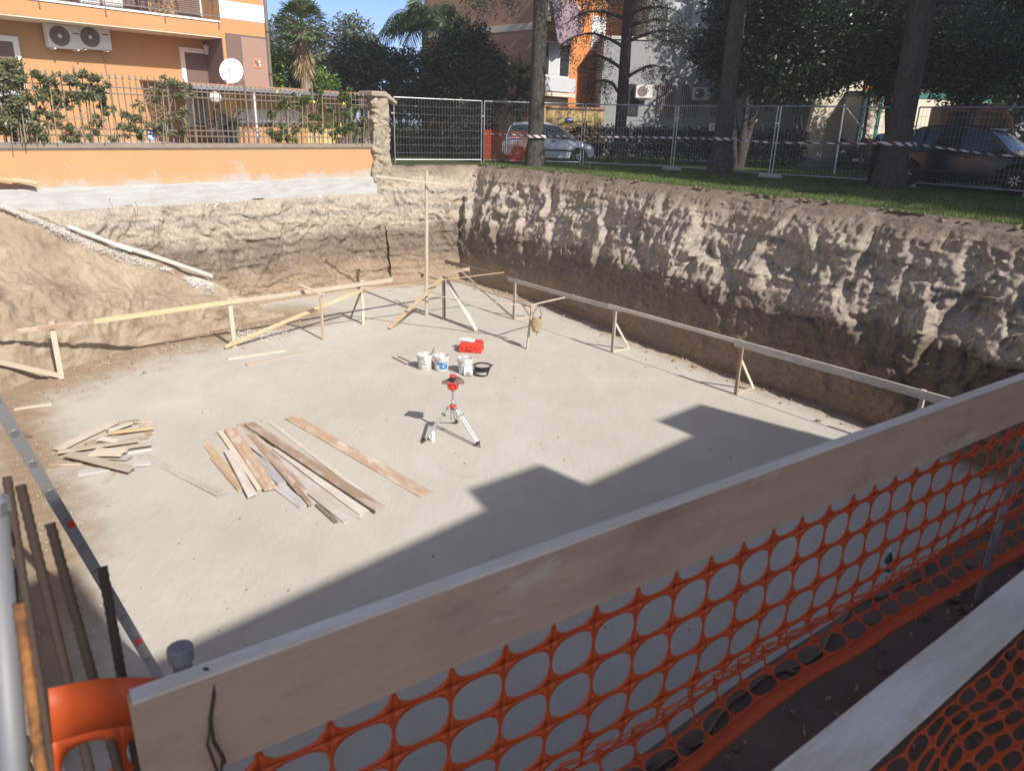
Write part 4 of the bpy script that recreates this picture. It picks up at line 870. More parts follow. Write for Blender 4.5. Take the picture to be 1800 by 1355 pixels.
for k in range(14):
    u = rng.uniform(-10, -.3); z = rng.uniform(-.98, -.86); w = rng.uniform(.05, .16); MB().prism([(u, z), (u + w, z + .02), (u + w * .8, z + .06), (u + .02, z + .05)], -.145, -.115).build('plaster_flake', M['white'], t)
# stone pillar at the end of the wall: rubble stones in mortar
t = empty('stone_pillar', PW + AW * .35, 'rough rubble stone pillar with a sloping cap at the end of the orange wall', 'pillar', rotz=ROT)
mb = MB(); n1, n2 = 80, 170
for j in range(n2 + 1):
    z = -1.75 + 3.85 * j / n2
    for i in range(n1):
        a = 2 * PI * i / n1; hx, hy = (.34, .30); c_, s_ = math.cos(a), math.sin(a); e = 1 / ((abs(c_ / hx) ** 5 + abs(s_ / hy) ** 5) ** .2)
        if z < -.9: e *= 1 - .25 * (-.9 - z)
        cell = noise.voronoi(V((c_ * .95 + 5, s_ * .95, z * 3.0 + .4 * math.sin(z * 5 + c_ * 2))))[0]; d = (cell[1] - cell[0]); rr = e * (.86 + .34 * min(d * 1.6, .8) + .16 * fbm(c_ * 2, s_ * 2, z * 2, 5) + .05 * fbm(c_ * 7, s_ * 7, z * 9, 3)); mb.v.append((c_ * rr + .02, s_ * rr + .12, z))
mb.f = [(j * n1 + i, j * n1 + (i + 1) % n1, (j + 1) * n1 + (i + 1) % n1, (j + 1) * n1 + i) for j in range(n2) for i in range(n1)]
mb.build('rubble_masonry', M['stone'], t)
mb = MB().prism([(-.40, 2.02), (.12, 2.02), (.55, 1.80), (.56, 1.90), (.14, 2.17), (-.40, 2.17)], -.24, .46); o = mb.build('cap_slab', M['stone'], t, bevel=.03)
# iron railing with spear heads
RZ0, RZ1 = .645, 2.03
t = empty('iron_railing', PW + NW * -.12 + V((0, 0, .645)), 'brown iron railing with spear points along the top of the orange wall', 'railing', rotz=ROT)
sp = .1475; ub = wu(655, .12); npk = 92
mbp = MB().box(-.009, .009, -.009, .009, 0, 1.40).add([(-.009, -.009, 1.40), (.009, -.009, 1.40), (.009, .009, 1.40), (-.009, .009, 1.40), (0, 0, 1.42), (-.034, 0, 1.45), (.034, 0, 1.45), (0, 0, 1.58), (0, .014, 1.45), (0, -.014, 1.45)],
     [(5, 9, 7), (9, 6, 7), (6, 8, 7), (8, 5, 7), (5, 4, 9), (9, 4, 6), (6, 4, 8), (8, 4, 5)])
pk0 = None
for i in range(npk):
    u = ub - .04 - sp * i
    if i % 14 == 0: continue
    if pk0 is None:
        pk0 = mbp.build('picket', M['iron'], t); o = pk0
    else:
        o = pk0.copy(); COL.objects.link(o); o.parent = t
    hz = .0 if u < wu(330, .12) else -.12
    o.matrix_local = Matrix.Translation((u, 0, hz * .6)) @ Matrix.Rotation(rng.gauss(0, .006), 4, 'Y')
for i in range(0, npk, 14):
    u = ub - .04 - sp * i; MB().box(u - .02, u + .02, -.02, .02, 0, 1.58 if i else 1.42).lathe([(0, 1.58 if i else 1.42), (.03, 1.59 if i else 1.43), (0, 1.70 if i else 1.54)], (u, 0, 0), 8).build('post', M['iron'], t)
for z in (.16, .30, 1.10, 1.24): MB().box(ub - .04 - sp * npk, ub - .02, -.022, -.010, z, z + .028).build('rail', M['iron'], t)
# ---------------- the house
FO = 4.1                                                             # facade plane behind the wall
t = empty('orange_house', PW - NW * FO, 'orange two storey house with a balcony, air conditioners and white framed openings', 'house', rotz=ROT); HS = t
def hu(px, py, d=0): u, z = wl(px, py, FO - d); return u, z           # d = metres in front of the facade
uc0 = wu(403, 3.0); uc1 = wu(477, 3.0); UL = -30
MB().box(UL, uc1, 0.0, 9, .5, 11.5).build('wall', M['house'], t)
MB().box(uc0, uc1, -1.1, -.003, .5, 11.5).build('corner_bay', M['house'], t)
zb0, zb1 = 3.52, 3.90
MB().box(UL, uc0 - .003, -1.1, -.003, zb0, zb1).build('balcony_slab', M['house'], t); MB().box(UL, uc0 - .02, -1.13, -.1, zb1 + .003, zb1 + .05).build('balcony_edge', M['white'], t)
MB().box(UL, uc0 - .004, -1.095, -.01, zb0 - .03, zb0 - .003).build('soffit', M['cream'], t)
za, zb_ = wl(440, 38, 3.0)[1], wl(440, 8, 3.0)[1]
MB().box(uc0 + .002, uc1 + .004, -1.106, -1.09, za, zb_).build('white_band', M['white'], t)
u0, z0 = wl(430, 150, 3.0); u1, z1 = wl(466, 70, 3.0)
MB().box(uc0 + .10, u1 + .05, -1.118, -1.09, .6, z1 + .06).build('panel_frame', M['brownd'], t); MB().box(u0, u1, -1.13, -1.115, .6, z1).build('brown_panel', M['brownp'], t)
MB().box(uc0 - .012, uc0 + .003, -1.09, -.02, .6, zb0 - .05).build('shaded_side_panel', M['brownd'], t)  # side face kept darker, its shade put into the brown
uu, zz = wl(452, 112, 3.0); MB().box(uu - .13, uu + .13, -1.145, -1.128, zz - .14, zz + .14).build('wall_plaque', M['terra'], t, bevel=.01)
for k_, (a, b, r_) in enumerate(((-.05, .03, .05), (.05, .05, .035), (.0, -.05, .045), (.06, -.05, .03))): MB().lathe([(0, -.004), (r_, -.004), (r_ * .6, .0), (0, .0)], (uu + a, -1.146, zz + b), 10, 'y').build('plaque_relief', M['white'] if k_ % 2 else M['brownd'], t)
MB().tube([(uc1 + .06, -1.13, .5), (uc1 + .06, -1.13, 11)], .05, 10).build('downpipe', M['iron'], t)
for z in (1.4, 2.6, 3.8, 5.0): MB().lathe([(0, -.02), (.062, -.02), (.062, .02), (0, .02)], (uc1 + .06, -1.13, z), 10).build('pipe_bracket', M['dark'], t)
def opening(px0, px1, py0, py1, name='window'):
    ua, zt_ = hu(px0, py0); ub_, zb__ = hu(px1, py1); fr = .13
    mb = MB().box(ua, ua + fr, -.05, .02, zb__, zt_).box(ub_ - fr, ub_, -.05, .02, zb__, zt_).box(ua + fr, ub_ - fr, -.05, .02, zt_ - fr, zt_)
    f = mb.build(name, M['white'], t); MB().box(ua + fr, ub_ - fr, -.012, .0, zb__, zt_ - fr).build('pane', M['shut'], f); um = (ua + ub_) / 2
    for (a, b) in ((ua + fr + .01, um - .01), (um + .01, ub_ - fr - .01)):
        mb = MB().box(a, a + .05, -.035, -.015, zb__ + .02, zt_ - fr - .95).box(b - .05, b, -.035, -.015, zb__ + .02, zt_ - fr - .95).box(a, b, -.035, -.015, zt_ - fr - 1.0, zt_ - fr - .95)
        z = zb__ + .06
        while z < zt_ - fr - 1.02: mb.add([(a + .05, -.034, z), (b - .05, -.034, z), (b - .05, -.016, z + .04), (a + .05, -.016, z + .04)], [(0, 1, 2, 3)]); z += .05
        mb.build('shutter', M['gshut'], f)
    MB().box(ua - .1, ub_ + .1, -.12, .0, zb__ - .06, zb__ - .003).build('sill', M['white'], f)
opening(314, 405, 83, 221, 'door'); opening(-62, 58, 57, 221, 'window')
u, z = hu(357, 84); mb = MB().tube([(u, 0, z + .05), (u, -.12, z + .16), (u, -.2, z + .10)], .015, 6); l_ = mb.build('wall_lantern', M['dark'], t); MB().lathe([(0, -.22), (.05, -.2), (.085, .0), (.10, .01), (.03, .08), (0, .1)], (u, -.2, z - .0), 8).build('lantern_glass', M['gshut'], l_)
for k_, px in enumerate((112, 165)):
    ua, za_ = hu(px - 25, 47 + k_ * 2, .35); ub_, zb__ = hu(px + 27, 82 + k_ * 2, .35); zc = (za_ + zb__) / 2; h = .29; w = .41; uc = (ua + ub_) / 2
    ac = empty('air_conditioner', WM[t.name] @ V((uc, -.22, zc)), 'left of two white air conditioner units on the orange house wall' if k_ == 0 else 'right white air conditioner unit, the one with a drain pipe below', 'air conditioner', 'air conditioners on the orange house', ROT)
    MB().box(-w, w, -.15, .15, -h, h).build('casing', M['offw'], ac, bevel=.02); MB().lathe([(0, -.156), (.235, -.156), (.245, -.16), (.245, -.151), (0, -.151)], (-.12, 0, 0), 28, 'y').build('fan_well', M['iron'], ac)
    mb = MB()
    for r_ in (.06, .11, .16, .21): mb.tube([(-.12 + r_ * math.cos(a), -.166, r_ * math.sin(a)) for a in [2 * PI * i / 20 for i in range(21)]], .004, 4, False)
    for i in range(8): mb.tube([(-.12 + .05 * math.cos(i * PI / 4), -.166, .05 * math.sin(i * PI / 4)), (-.12 + .23 * math.cos(i * PI / 4), -.166, .23 * math.sin(i * PI / 4))], .003, 4)
    mb.build('fan_guard', M['iron'], ac); MB().lathe([(0, -.175), (.05, -.17), (.05, -.16), (0, -.16)], (-.12, 0, 0), 14, 'y').build('fan_hub', M['offw'], ac)
    MB().box(.2, .36, -.156, -.149, .08, .11).build('badge', M['iron'], ac)
    for s_ in (-.28, .28): MB().box(s_ - .02, s_ + .02, -.17, .22, -h - .04, -h - .003).build('bracket', M['offw'], ac)
    if k_: MB().tube([(.25, .1, -h), (.27, .19, -h - .12), (.30, .20, -1.0), (.33, .20, -2.0)], .014, 6).build('drain_pipe', M['brownp'], ac)
# upper floor openings behind the balcony railing
def up(px0, px1, mat, name, d=.0, y0=-.04, top=6.3):
    a, b = hu(px0, 20)[0], hu(px1, 20)[0]; return MB().box(a, b, y0 - d, -.002, zb1 + .05, top).build(name, M[mat], t)
for (a, b) in ((95, 139), (219, 262), (305, 349)):
    o = up(a, b, 'shut', 'shutter'); ua, ub_ = hu(a, 20)[0], hu(b, 20)[0]; mb = MB(); z = zb1 + .12
    while z < 6.2: mb.add([(ua + .06, -.062, z), (ub_ - .06, -.062, z), (ub_ - .06, -.042, z + .045), (ua + .06, -.042, z + .045)], [(0, 1, 2, 3)]); z += .055
    mb.build('louvres', M['shut'], o)
for (a, b) in ((139, 219), (348, 388)):
    o = up(a, b, 'shut', 'balcony_door', 0, -.03); n = 2
    for i in range(n):
        aa = a + (b - a) * i / n + 3; bb = a + (b - a) * (i + 1) / n - 3; ua, ub_ = hu(aa, 20)[0], hu(bb, 20)[0]; k0 = 24; mb = MB()
        for q_ in range(k0 + 1): x = ua + (ub_ - ua) * q_ / k0; mb.v += [(x, -.045 - .012 * math.sin(q_ * 1.9), zb1 + .2), (x, -.045 - .012 * math.sin(q_ * 1.9), 6.2)]
        mb.f = [(2 * q_, 2 * q_ + 2, 2 * q_ + 3, 2 * q_ + 1) for q_ in range(k0)]; mb.build('curtain', M['curtain'], o)
o = up(390, 402, 'white', 'white_frame', 0, -.05)
mb = MB(); ua, ub_ = hu(262, 20, .3)[0], hu(305, 20, .3)[0]
for i in range(13): x = ua + (ub_ - ua) * i / 12; mb.box(x - .006, x + .006, -.32, -.30, zb1 + .06, 5.6)
for i in range(14): z = zb1 + .1 + i * .12; mb.box(ua, ub_, -.299, -.289, z - .006, z + .006)
o = mb.build('trellis', M['wyel'], None, mw=WM[t.name]); tag(o, 'yellowish wooden trellis standing on the balcony', 'trellis')
ua, ub_ = hu(55, 20, .3)[0], hu(92, 20, .3)[0]; mb = MB()
for i in range(13): x = ua + (ub_ - ua) * i / 12; mb.box(x - .006, x + .006, -.32, -.30, zb1 + .06, 5.2)
for i in range(11): z = zb1 + .1 + i * .12; mb.box(ua, ub_, -.299, -.289, z - .006, z + .006)
o = mb.build('trellis', M['offw'], None, mw=WM[t.name]); tag(o, 'pale trellis at the left end of the visible balcony', 'trellis')
ar = empty('clothes_airer', WM[t.name] @ V((hu(285, 20, .6)[0], -.65, zb1 + .05)), 'folding clothes airer with crossed legs on the balcony', 'clothes airer', None, ROT)
for s_ in (-.2, .2): MB().beam((-.35, s_, 0), (.35, s_, .95), .03, .05).build('leg', M['shut'], ar); MB().beam((.35, s_, 0), (-.35, s_, .95), .03, .05).build('leg', M['shut'], ar)
mb = MB()
for i in range(7): mb.tube([(-.6, -.3 + i * .1, .96), (.6, -.3 + i * .1, .96)], .008, 5)
mb.tube([(-.6, -.3, .96), (-.6, .3, .96)], .012, 6).tube([(.6, -.3, .96), (.6, .3, .96)], .012, 6); mb.build('hanging_rack', M['galv'], ar)
dc = empty('balcony_chair', WM[t.name] @ V((hu(240, 20, .7)[0], -.7, zb1 + .05)), 'dark folding chair on the balcony beside the airer', 'chair', None, ROT)
MB().beam((0, -.2, .45), (0, .2, .45), .42, .03).build('seat', M['shut'], dc); MB().beam((.2, -.2, .75), (.2, .2, .75), .03, .5).build('backrest', M['shut'], dc)
for a, b in ((-.2, -.18), (-.2, .18), (.2, -.18), (.2, .18)): MB().beam((a, b, 0), (a * .9, b, .45), .025, .025).build('leg', M['dark'], dc)
br = empty('balcony_railing', WM[t.name] @ V((uc0 - .05, -1.09, zb1 + .05)), 'thin dark iron railing along the balcony edge', 'railing', None, ROT)
LB = 13.0
MB().box(-LB, 0, -.012, .012, .10, .125).build('rail', M['iron'], br); MB().box(-LB, 0, -.018, .018, 1.0, 1.03).build('rail', M['iron'], br)
bk0 = MB().tube([(0, 0, .1), (0, 0, 1.0)], .007, 6).build('baluster', M['iron'], br)
for i in range(90):
    if i == 0: o = bk0
    else: o = bk0.copy(); COL.objects.link(o); o.parent = br
    o.matrix_local = Matrix.Translation((-.06 - .135 * i, 0, 0))
for i in range(9): MB().box(-.03 - 1.55 * i, -.005 - 1.55 * i, -.045, -.02, -.22, 1.05).build('post', M['iron'], br)
# ---------------- lean-to shed in the yard, dish, lamp
SO = 1.5
ua, z_ = wl(330, 152, 1.0); ub_, z2_ = wl(650, 156, 1.0); zr = z_
t = empty('lean_to_shed', PW - NW * SO, 'lean-to garden shed with a yellow wall and a grey metal roof edge', 'shed', rotz=ROT)
ul = wu(418, 2.2); ur = ub_ - .25
MB().box(ul, ur, .7, 3.2, .56, zr - .05).build('wall', M['yelw'], t); MB().box(ul - .004, ul + 2.2, .69, .705, 1.15, 1.55).build('white_band', M['white'], t); MB().box(ul - .004, ul + 2.2, .68, .706, .57, 1.14).build('orange_plinth', M['house'], t)
um_ = wu(590, 1.0); MB().box(ua, um_ + .6, -.5, -.40, zr - .06, zr + .05).build('gutter', M['galv'], t, bevel=.01)
mb = MB(); nn = 90; x0, x1 = ua, ub_ + .05
for i in range(nn * 2 + 1):
    x = x0 + (x1 - x0) * i / (nn * 2); h = .022 * math.cos(i * PI / 2 * 1.0) ; mb.v += [(x, -.42, zr + .06 + h), (x, 3.3, zr + .22 + h)]
mb.f = [(2 * i, 2 * i + 2, 2 * i + 3, 2 * i + 1) for i in range(nn * 2)]; o = mb.build('corrugated_roof', M['terra'], t); m_ = o.modifiers.new('solid', 'SOLIDIFY'); m_.thickness = .012
for u in (ua + .1, ul - .05, ur - .05): MB().box(u - .03, u + .03, -.46, -.40, -.9 + .56, zr - .06).build('post', M['white'] if u == ul - .05 else M['iron'], t)
p = onpl(408, 127, PW - NW * 1.25, NW); t = empty('satellite_dish', p, 'white satellite dish on the edge of the shed roof', 'dish')
fc = (V((.1, -1, .35))).normalized(); q_ = fc.to_track_quat('Z', 'Y').to_matrix().to_4x4(); mb = MB(); R_ = .335
mb.lathe([(.0, .0), (.10, .006), (.2, .028), (R_, .075), (R_ + .012, .075), (R_ + .005, .06), (.2, .012), (0, -.014)], (0, 0, 0), 32); mb.v = [tuple(q_ @ V((v[0] * .93, v[1], v[2]))) for v in mb.v]; mb.build('reflector', M['white'], t, smooth=True)
a_ = q_ @ V((0, -R_ * .9, .05)); b_ = q_ @ V((.02, -.12, .42)); MB().tube([a_, b_], .012, 6).build('arm', M['galv'], t); MB().beam(b_ - V((.03, 0, .02)), b_ + V((.03, 0, .03)), .06, .07).build('receiver', M['gshut'], t)
MB().tube([(0, .03, -.02), (.02, .12, -.15), (.02, .12, -.5)], .022, 8).build('mast', M['galv'], t)
p = onpl(382, 205, PW - NW * .75, NW); t = empty('garden_lamp', V((p.x, p.y, .56)), 'white globe garden lamp on a post behind the railing', 'lamp'); gz = wl(381, 172, .75)[1] - .56
MB().tube([(0, 0, 0), (0, 0, gz - .12)], .03, 8).build('post', M['dark'], t); MB().lathe([(.155 * math.sin(a), gz - .155 * math.cos(a)) for a in [PI * k / 12 for k in range(13)]], (0, 0, 0), 20).build('globe', M['white'], t, smooth=True); MB().lathe([(0, gz - .2), (.08, gz - .2), (.09, gz - .13), (0, gz - .13)], (0, 0, 0), 12).build('collar', M['dark'], t)
p = onpl(388, 203, PW - NW * 1.0, NW); t = empty('round_table', V((p.x, p.y, .56)), 'dark round garden table folded up on edge behind the railing', 'table', None, ROT)
MB().lathe([(0, -.02), (.40, -.02), (.42, 0), (.40, .02), (0, .02)], (0, 0, .45), 26, 'y').build('tabletop', M['dark'], t)
for s_ in (-.15, .15): MB().beam((s_, .05, .9), (s_ * 1.6, .25, 0), .03, .03).build('leg', M['dark'], t)
tg = empty('name_tag', WM[BW.name] @ V((wl(267, 238, 0)[0], .10, wl(267, 238, 0)[1])), 'small blue and white notice fixed to the railing', 'notice', None, ROT)
MB().box(-.09, .09, -.022, -.012, -.12, .12).build('plate', M['blue'], tg); 
for (a, b, c, d) in ((-.06, -.02, .02, .09), (.02, .06, .03, .09), (-.06, .03, -.06, -.01), (-.01, .06, -.10, -.07)): MB().box(a, b, -.026, -.021, c, d).build('print', M['paper'], tg)
for k_, (px, py, px1, py1) in enumerate(((-30, 311, 28, 318), (22, 316, 66, 322))):
    tag(board('slope_board', pw(px, py, .2), pw(px1, py1, .25), .16, .03, M['wyel'], up=(.3, -.25, .9), rough_end=True), ('yellowish board lying at the left end of the wall footing', 'short split board beside the yellowish one on the wall footing')[k_], 'board', 'boards on the wall footing')
# ------------------------------------------------------------------ site fence of wire panels
FP = [(-4.15, 25.5), (-1.28, 27.2), (2.25, 27.35), (5.25, 26.2), (7.75, 23.5), (10.75, 21.3), (12.7, 18.5), (14.5, 15.6), (16.4, 12.7), (18.2, 9.8)]
fz0, fz1 = .10, 2.07
labs = ['bright wire fence panel between the stone pillar and the first steel post', 'wire fence panel with an orange net tied to its lower left part', 'wire fence panel in front of the silver car bonnet', 'wire fence panel with a small white notice between two cedars', 'wire fence panel in front of the pale sunlit wall', 'wire fence panel behind the leaning cedar trunk, before the dark car', 'wire fence panel cut off by the right picture edge', 'wire fence panel beyond the right picture edge', 'wire fence panel far out to the right', 'x']
for i in range(len(FP) - 1):
    p0, p1 = V((*FP[i], 0)), V((*FP[i + 1], 0)); d = (p1 - p0); L = d.length; an = math.atan2(d.y, d.x)
    t = empty('wire_fence', p0, labs[i], 'fence panel', 'wire panels of the site fence', an); a, b = .05, L - .05
    for x in (a, b): MB().tube([(x, 0, .0), (x, 0, fz1)], .021, 8).build('upright', M['galv'], t)
    for z in (fz0 + .02, fz1 - .01): MB().tube([(a, 0, z), (b, 0, z)], .019, 8).build('frame_rail', M['galv'], t)
    mb = MB(); n = int((b - a) / .105); sag = rng.uniform(.01, .03)
    for k in range(1, n): x = a + (b - a) * k / n; mb.tube([(x, .01 * math.sin(k * .7), fz0 + .02), (x, sag * math.sin(k * .3), 1.1), (x, 0, fz1 - .01)], .0032, 4, False)
    for k in range(1, 8): z = fz0 + (fz1 - fz0) * k / 8; mb.tube([(a + (b - a) * q_ / 8, .006, z - .02 * math.sin(PI * q_ / 8) * (1 if k > 5 else .4)) for q_ in range(9)], .0036, 4, False)
    mb.build('wire_mesh', M['wire'], t)
    if i >= 3: MB().prism([(-.35, 0), (.35, 0), (.30, .13), (-.30, .13)], -.11, .11).build('foot_block', M['conc'], t, bevel=.02)
    MB().box(-.06, .06, -.03, .03, 1.55, 1.60).build('clamp', M['galv'], t)
# barrier tape strung along the fence and round the trunks
def tape(pts, label):
    mb = MB(); P = resample(pts, 60)
    L = 0
    for i, p in enumerate(P):
        tw = .5 * math.sin(i * .5); mb.v += [(p.x, p.y + .035 * math.sin(tw), p.z - .026 * math.cos(tw)), (p.x, p.y - .035 * math.sin(tw), p.z + .026 * math.cos(tw))]
    mb.f = [(2 * i, 2 * i + 2, 2 * i + 3, 2 * i + 1) for i in range(59)]; o = mb.build('barrier_tape', M['tape']); m_ = o.modifiers.new('solid', 'SOLIDIFY'); m_.thickness = .002
    return tag(o, label, 'tape', 'red and white barrier tapes')
TR = [atz(940, 294, 0), atz(1085, 272, 0), atz(1263, 307, 0), atz(1560, 332, 0)]
tape([(-1.3, 27.25, 1.0), (TR[0].x, 26.9, .98), (TR[2].x, 25.0, 1.08)], 'striped barrier tape from the first steel post to the third cedar')
tape([(TR[2].x, TR[2].y - .4, 1.08), (7.75, 23.55, 1.02), (TR[3].x, TR[3].y - .45, 1.13)], 'striped barrier tape between the two right cedars')
tape([(TR[3].x + .4, TR[3].y - .2, 1.13), (12.0, 19.5, .93), (14.5, 15.7, .95)], 'striped barrier tape sagging right of the leaning cedar')
for k_, (c, r_) in enumerate(((TR[0], .36), (TR[2], .40), (TR[3], .47))):
    mb = MB(); n = 28; z = (.98, 1.08, 1.13)[k_]
    for i in range(n + 1): a = 2 * PI * i / n; mb.v += [(c.x + r_ * math.cos(a), c.y + r_ * math.sin(a), z - .045), (c.x + r_ * math.cos(a), c.y + r_ * math.sin(a), z + .045)]
    mb.f = [(2 * i, 2 * i + 2, 2 * i + 3, 2 * i + 1) for i in range(n)]; o = mb.build('barrier_tape', M['tape']); m_ = o.modifiers.new('solid', 'SOLIDIFY'); m_.thickness = .003
    tag(o, ('band of striped tape tied round the left cedar trunk', 'band of striped tape tied round the middle right cedar trunk', 'band of striped tape tied round the leaning cedar trunk')[k_], 'tape', 'red and white barrier tapes')
def fnet(u, v): d = (V((*FP[2], 0)) - V((*FP[1], 0))).normalized(); p = V((*FP[1], 0)) + d * (.06 + u); return V((p.x - d.y * .0 + .03 * d.y, p.y - .04 + .03 * math.sin(u * 5), 1.12 - v + .02 * math.sin(u * 4)))
o = net('safety_net', 27, 18, .068, .056, fnet, M['orange'], sv_=.014, sh_=.016); tag(o, 'small orange net tied to the wire fence before the silver car', 'safety net', 'orange nets')
t = empty('fence_notice', V((6.35, 25.28, 1.42)), 'small white notice hanging on the wire fence between the cedars', 'notice', rotz=-.55); MB().box(-.2, .2, -.012, .0, -.11, .11).build('plate', M['paper'], t)
for (a, b, c, d) in ((-.16, .0, .04, .07), (-.16, .05, -.02, .0), (.07, .16, -.05, .05), (-.16, .02, -.07, -.05)): MB().box(a, b, -.017, -.0125, c, d).build('print', M['ink'], t)
# ------------------------------------------------------------------ the building behind the viewer whose stepped roofline shades the near half of the pit
bn = V((.71, -.70, 0)).normalized(); ba = V((.70, .71, 0)).normalized(); D0 = 6.5
def shp(px, py=None):
    s_ = atz(px, py, FLOOR) if py is not None else V(px); t_ = (D0 - s_.dot(bn)) / sv.dot(bn); p = s_ + sv * t_; return (p.dot(ba), p.z)
line = [shp(127, 997), shp(192, 1115), shp(260, 1163), shp(850, 895), shp(820, 860), shp(950, 815), shp(1028, 852), shp(1215, 765), shp(1152, 740), shp(1230, 710), shp(1480, 775), shp((10.0, 8.4, FLOOR))]
l0 = line[0]; ul_ = l0[0] - .62
t = empty('apartment_block', bn * D0 + V((0, 0, -.4)), 'apartment block behind the viewer casting the stepped shadow on the pit floor', 'building', None, math.atan2(ba.y, ba.x))
us = [p[0] for p in line]; zs = [p[1] for p in line]
main = [(ul_, -.4), (ul_, l0[1] + .02)] + line + [(line[-1][0], -.4)]
W_ = MB().prism([(a, b + .4) for a, b in main], -9, 0); W_.build('wall', M['yelw'], t)
for k in range(7):
    x = line[2][0] + 1.0 + k * 2.2
    for z in (1.2, 4.2): o = MB().box(x, x + 1.1, .004, .05, z, z + 1.5).build('window', M['white'], t); MB().box(x + .1, x + 1.0, .051, .06, z + .1, z + 1.4).build('pane', M['glass'], o)
# ------------------------------------------------------------------ background blocks
p = aty(937, 219, 38); rA = math.atan2(AW.y, AW.x)
t = empty('apartment_block', V((p.x, p.y, 0)), 'orange apartment block with cream bands and white framed verandas behind the left cedar', 'building', None, rA)
MB().box(0, 15, 0, 8, 0, 14).build('wall', M['terra'], t); MB().box(2.6, 15.01, -.012, -.003, 0, 14).build('front_render', M['orangeb'], t)
for z in (2.3, 5.55, 8.8): MB().box(-.03, 2.6, -.02, 8.02, z, z + .30).build('cream_band', M['cream'], t)
for z in (2.65, 5.9):
    v_ = MB().box(.15, 2.5, -.06, -.003, z + .9, z + 2.5).build('veranda', M['white'], t)
    for k in range(3): MB().box(.22 + .77 * k, .22 + .77 * k + .70, -.075, -.061, z + 1.0, z + 2.42).build('pane', M['gshut' if k == 1 else 'glass'], v_)
    MB().box(.1, 2.55, -.5, -.003, z + .02, z + .2).build('balcony_slab', M['cream'], t); MB().box(.12, 2.53, -.49, -.46, z + .25, z + .88).build('parapet', M['gshut' if z < 4 else 'cream'], t)
for (a, b) in ((4.2, 5.3), (7.0, 8.1), (10, 11.2)):
    for z in (5.0, 8.2): o = MB().box(a, b, -.05, -.004, z, z + 1.6).build('window', M['white'], t); MB().box(a + .08, b - .08, -.06, -.051, z + .08, z + 1.52).build('pane', M['gshut'], o)
aw = MB(); 
for i in range(13):
    for j in range(6): aw.v.append((.3 + 2.0 * i / 12 + .04 * j, -.62 - .25 * j / 5 + .06 * math.sin(i * 1.7), 6.9 - 1.75 * j / 5 - .25 * math.sin(i * .5) * j / 5))
aw.f = [(i * 6 + j, i * 6 + j + 1, i * 6 + j + 7, i * 6 + j + 6) for i in range(12) for j in range(5)]
o = aw.build('sun_curtain', plain('mauve_cloth', (.27, .20, .23), .9, sc=3), None, mw=WM[t.name]); o.modifiers.new('solid', 'SOLIDIFY').thickness = .01; tag(o, 'mauve cloth sun curtain hanging from a balcony of the orange block', 'curtain')
p = aty(1053, 222, 39.0)
t = empty('apartment_block', V((p.x, p.y, 0)), 'grey rendered apartment block with barred ground floor windows behind the cedars', 'building', None, .06)
def gz(px, py): q_ = onpl(px, py, (p.x, p.y, 0), (math.sin(.06), -math.cos(.06), 0)); d = q_ - V((p.x, p.y, q_.z)); return d.x * math.cos(.06) + d.y * math.sin(.06), q_.z
MB().box(0, gz(1142, 70)[0], 0, 3.5, 0, gz(1100, 70)[1]).build('annex', M['greyb'], t); MB().box(gz(1142, 70)[0] + .004, 30, .6, 9, 0, 14).build('wall', M['greyb'], t); MB().box(-.05, gz(1142, 70)[0] + .05, -.06, 3.6, gz(1100, 70)[1] + .003, gz(1100, 70)[1] + .14).build('cornice', M['conc'], t)
for (a, b, c, d) in ((1180, 1204, 2, 66), (1226, 1250, -10, 46), (1290, 1314, 0, 60)):
    x0, z1_ = gz(a, c); x1, z0_ = gz(b, d); o = MB().box(x0, x1, .52, .596, z0_, z1_).build('window', M['gshut'], t); MB().box(x0 - .1, x1 + .1, .45, .594, z0_ - .09, z0_ - .003).build('sill', M['conc'], o)
for (a, b, c, d) in ((1162, 1189, 148, 206), (1206, 1231, 148, 206), (1262, 1288, 148, 206)):
    x0, z1_ = gz(a, c); x1, z0_ = gz(b, d); o = MB().box(x0, x1, .54, .596, z0_, z1_).build('window', M['shut'], t)
    mb = MB()
    for k in range(9): x = x0 + (x1 - x0) * (k + .5) / 9; mb.box(x - .012, x + .012, .49, .52, z0_, z1_)
    mb.build('window_bars', M['galv'], o)
x0, z1_ = gz(1103, 148); x1, z0_ = gz(1121, 204); MB().box(x0, x1, -.05, -.004, z0_, z1_).build('window', M['glass'], t)
for k_, (a, c) in enumerate(((1130, 162), (1236, 165))):
    x0, z0_ = gz(a, c); ac = empty('air_conditioner', WM[t.name] @ V((x0, -.2 if k_ == 0 else .4, z0_)), ('white air conditioner catching the sun on the grey block behind the second cedar', 'air conditioner in shade between barred windows of the grey block')[k_], 'air conditioner', 'air conditioners on the grey block', .06)
    MB().box(-.42, .42, -.16, .16, -.3, .3).build('casing', M['offw'], ac, bevel=.02); MB().lathe([(0, -.166), (.24, -.166), (.24, -.161), (0, -.161)], (-.1, 0, 0), 24, 'y').build('fan_guard', M['iron'], ac); MB().box(-.3, .3, -.1, .3, -.36, -.303).build('bracket', M['galv'], ac)
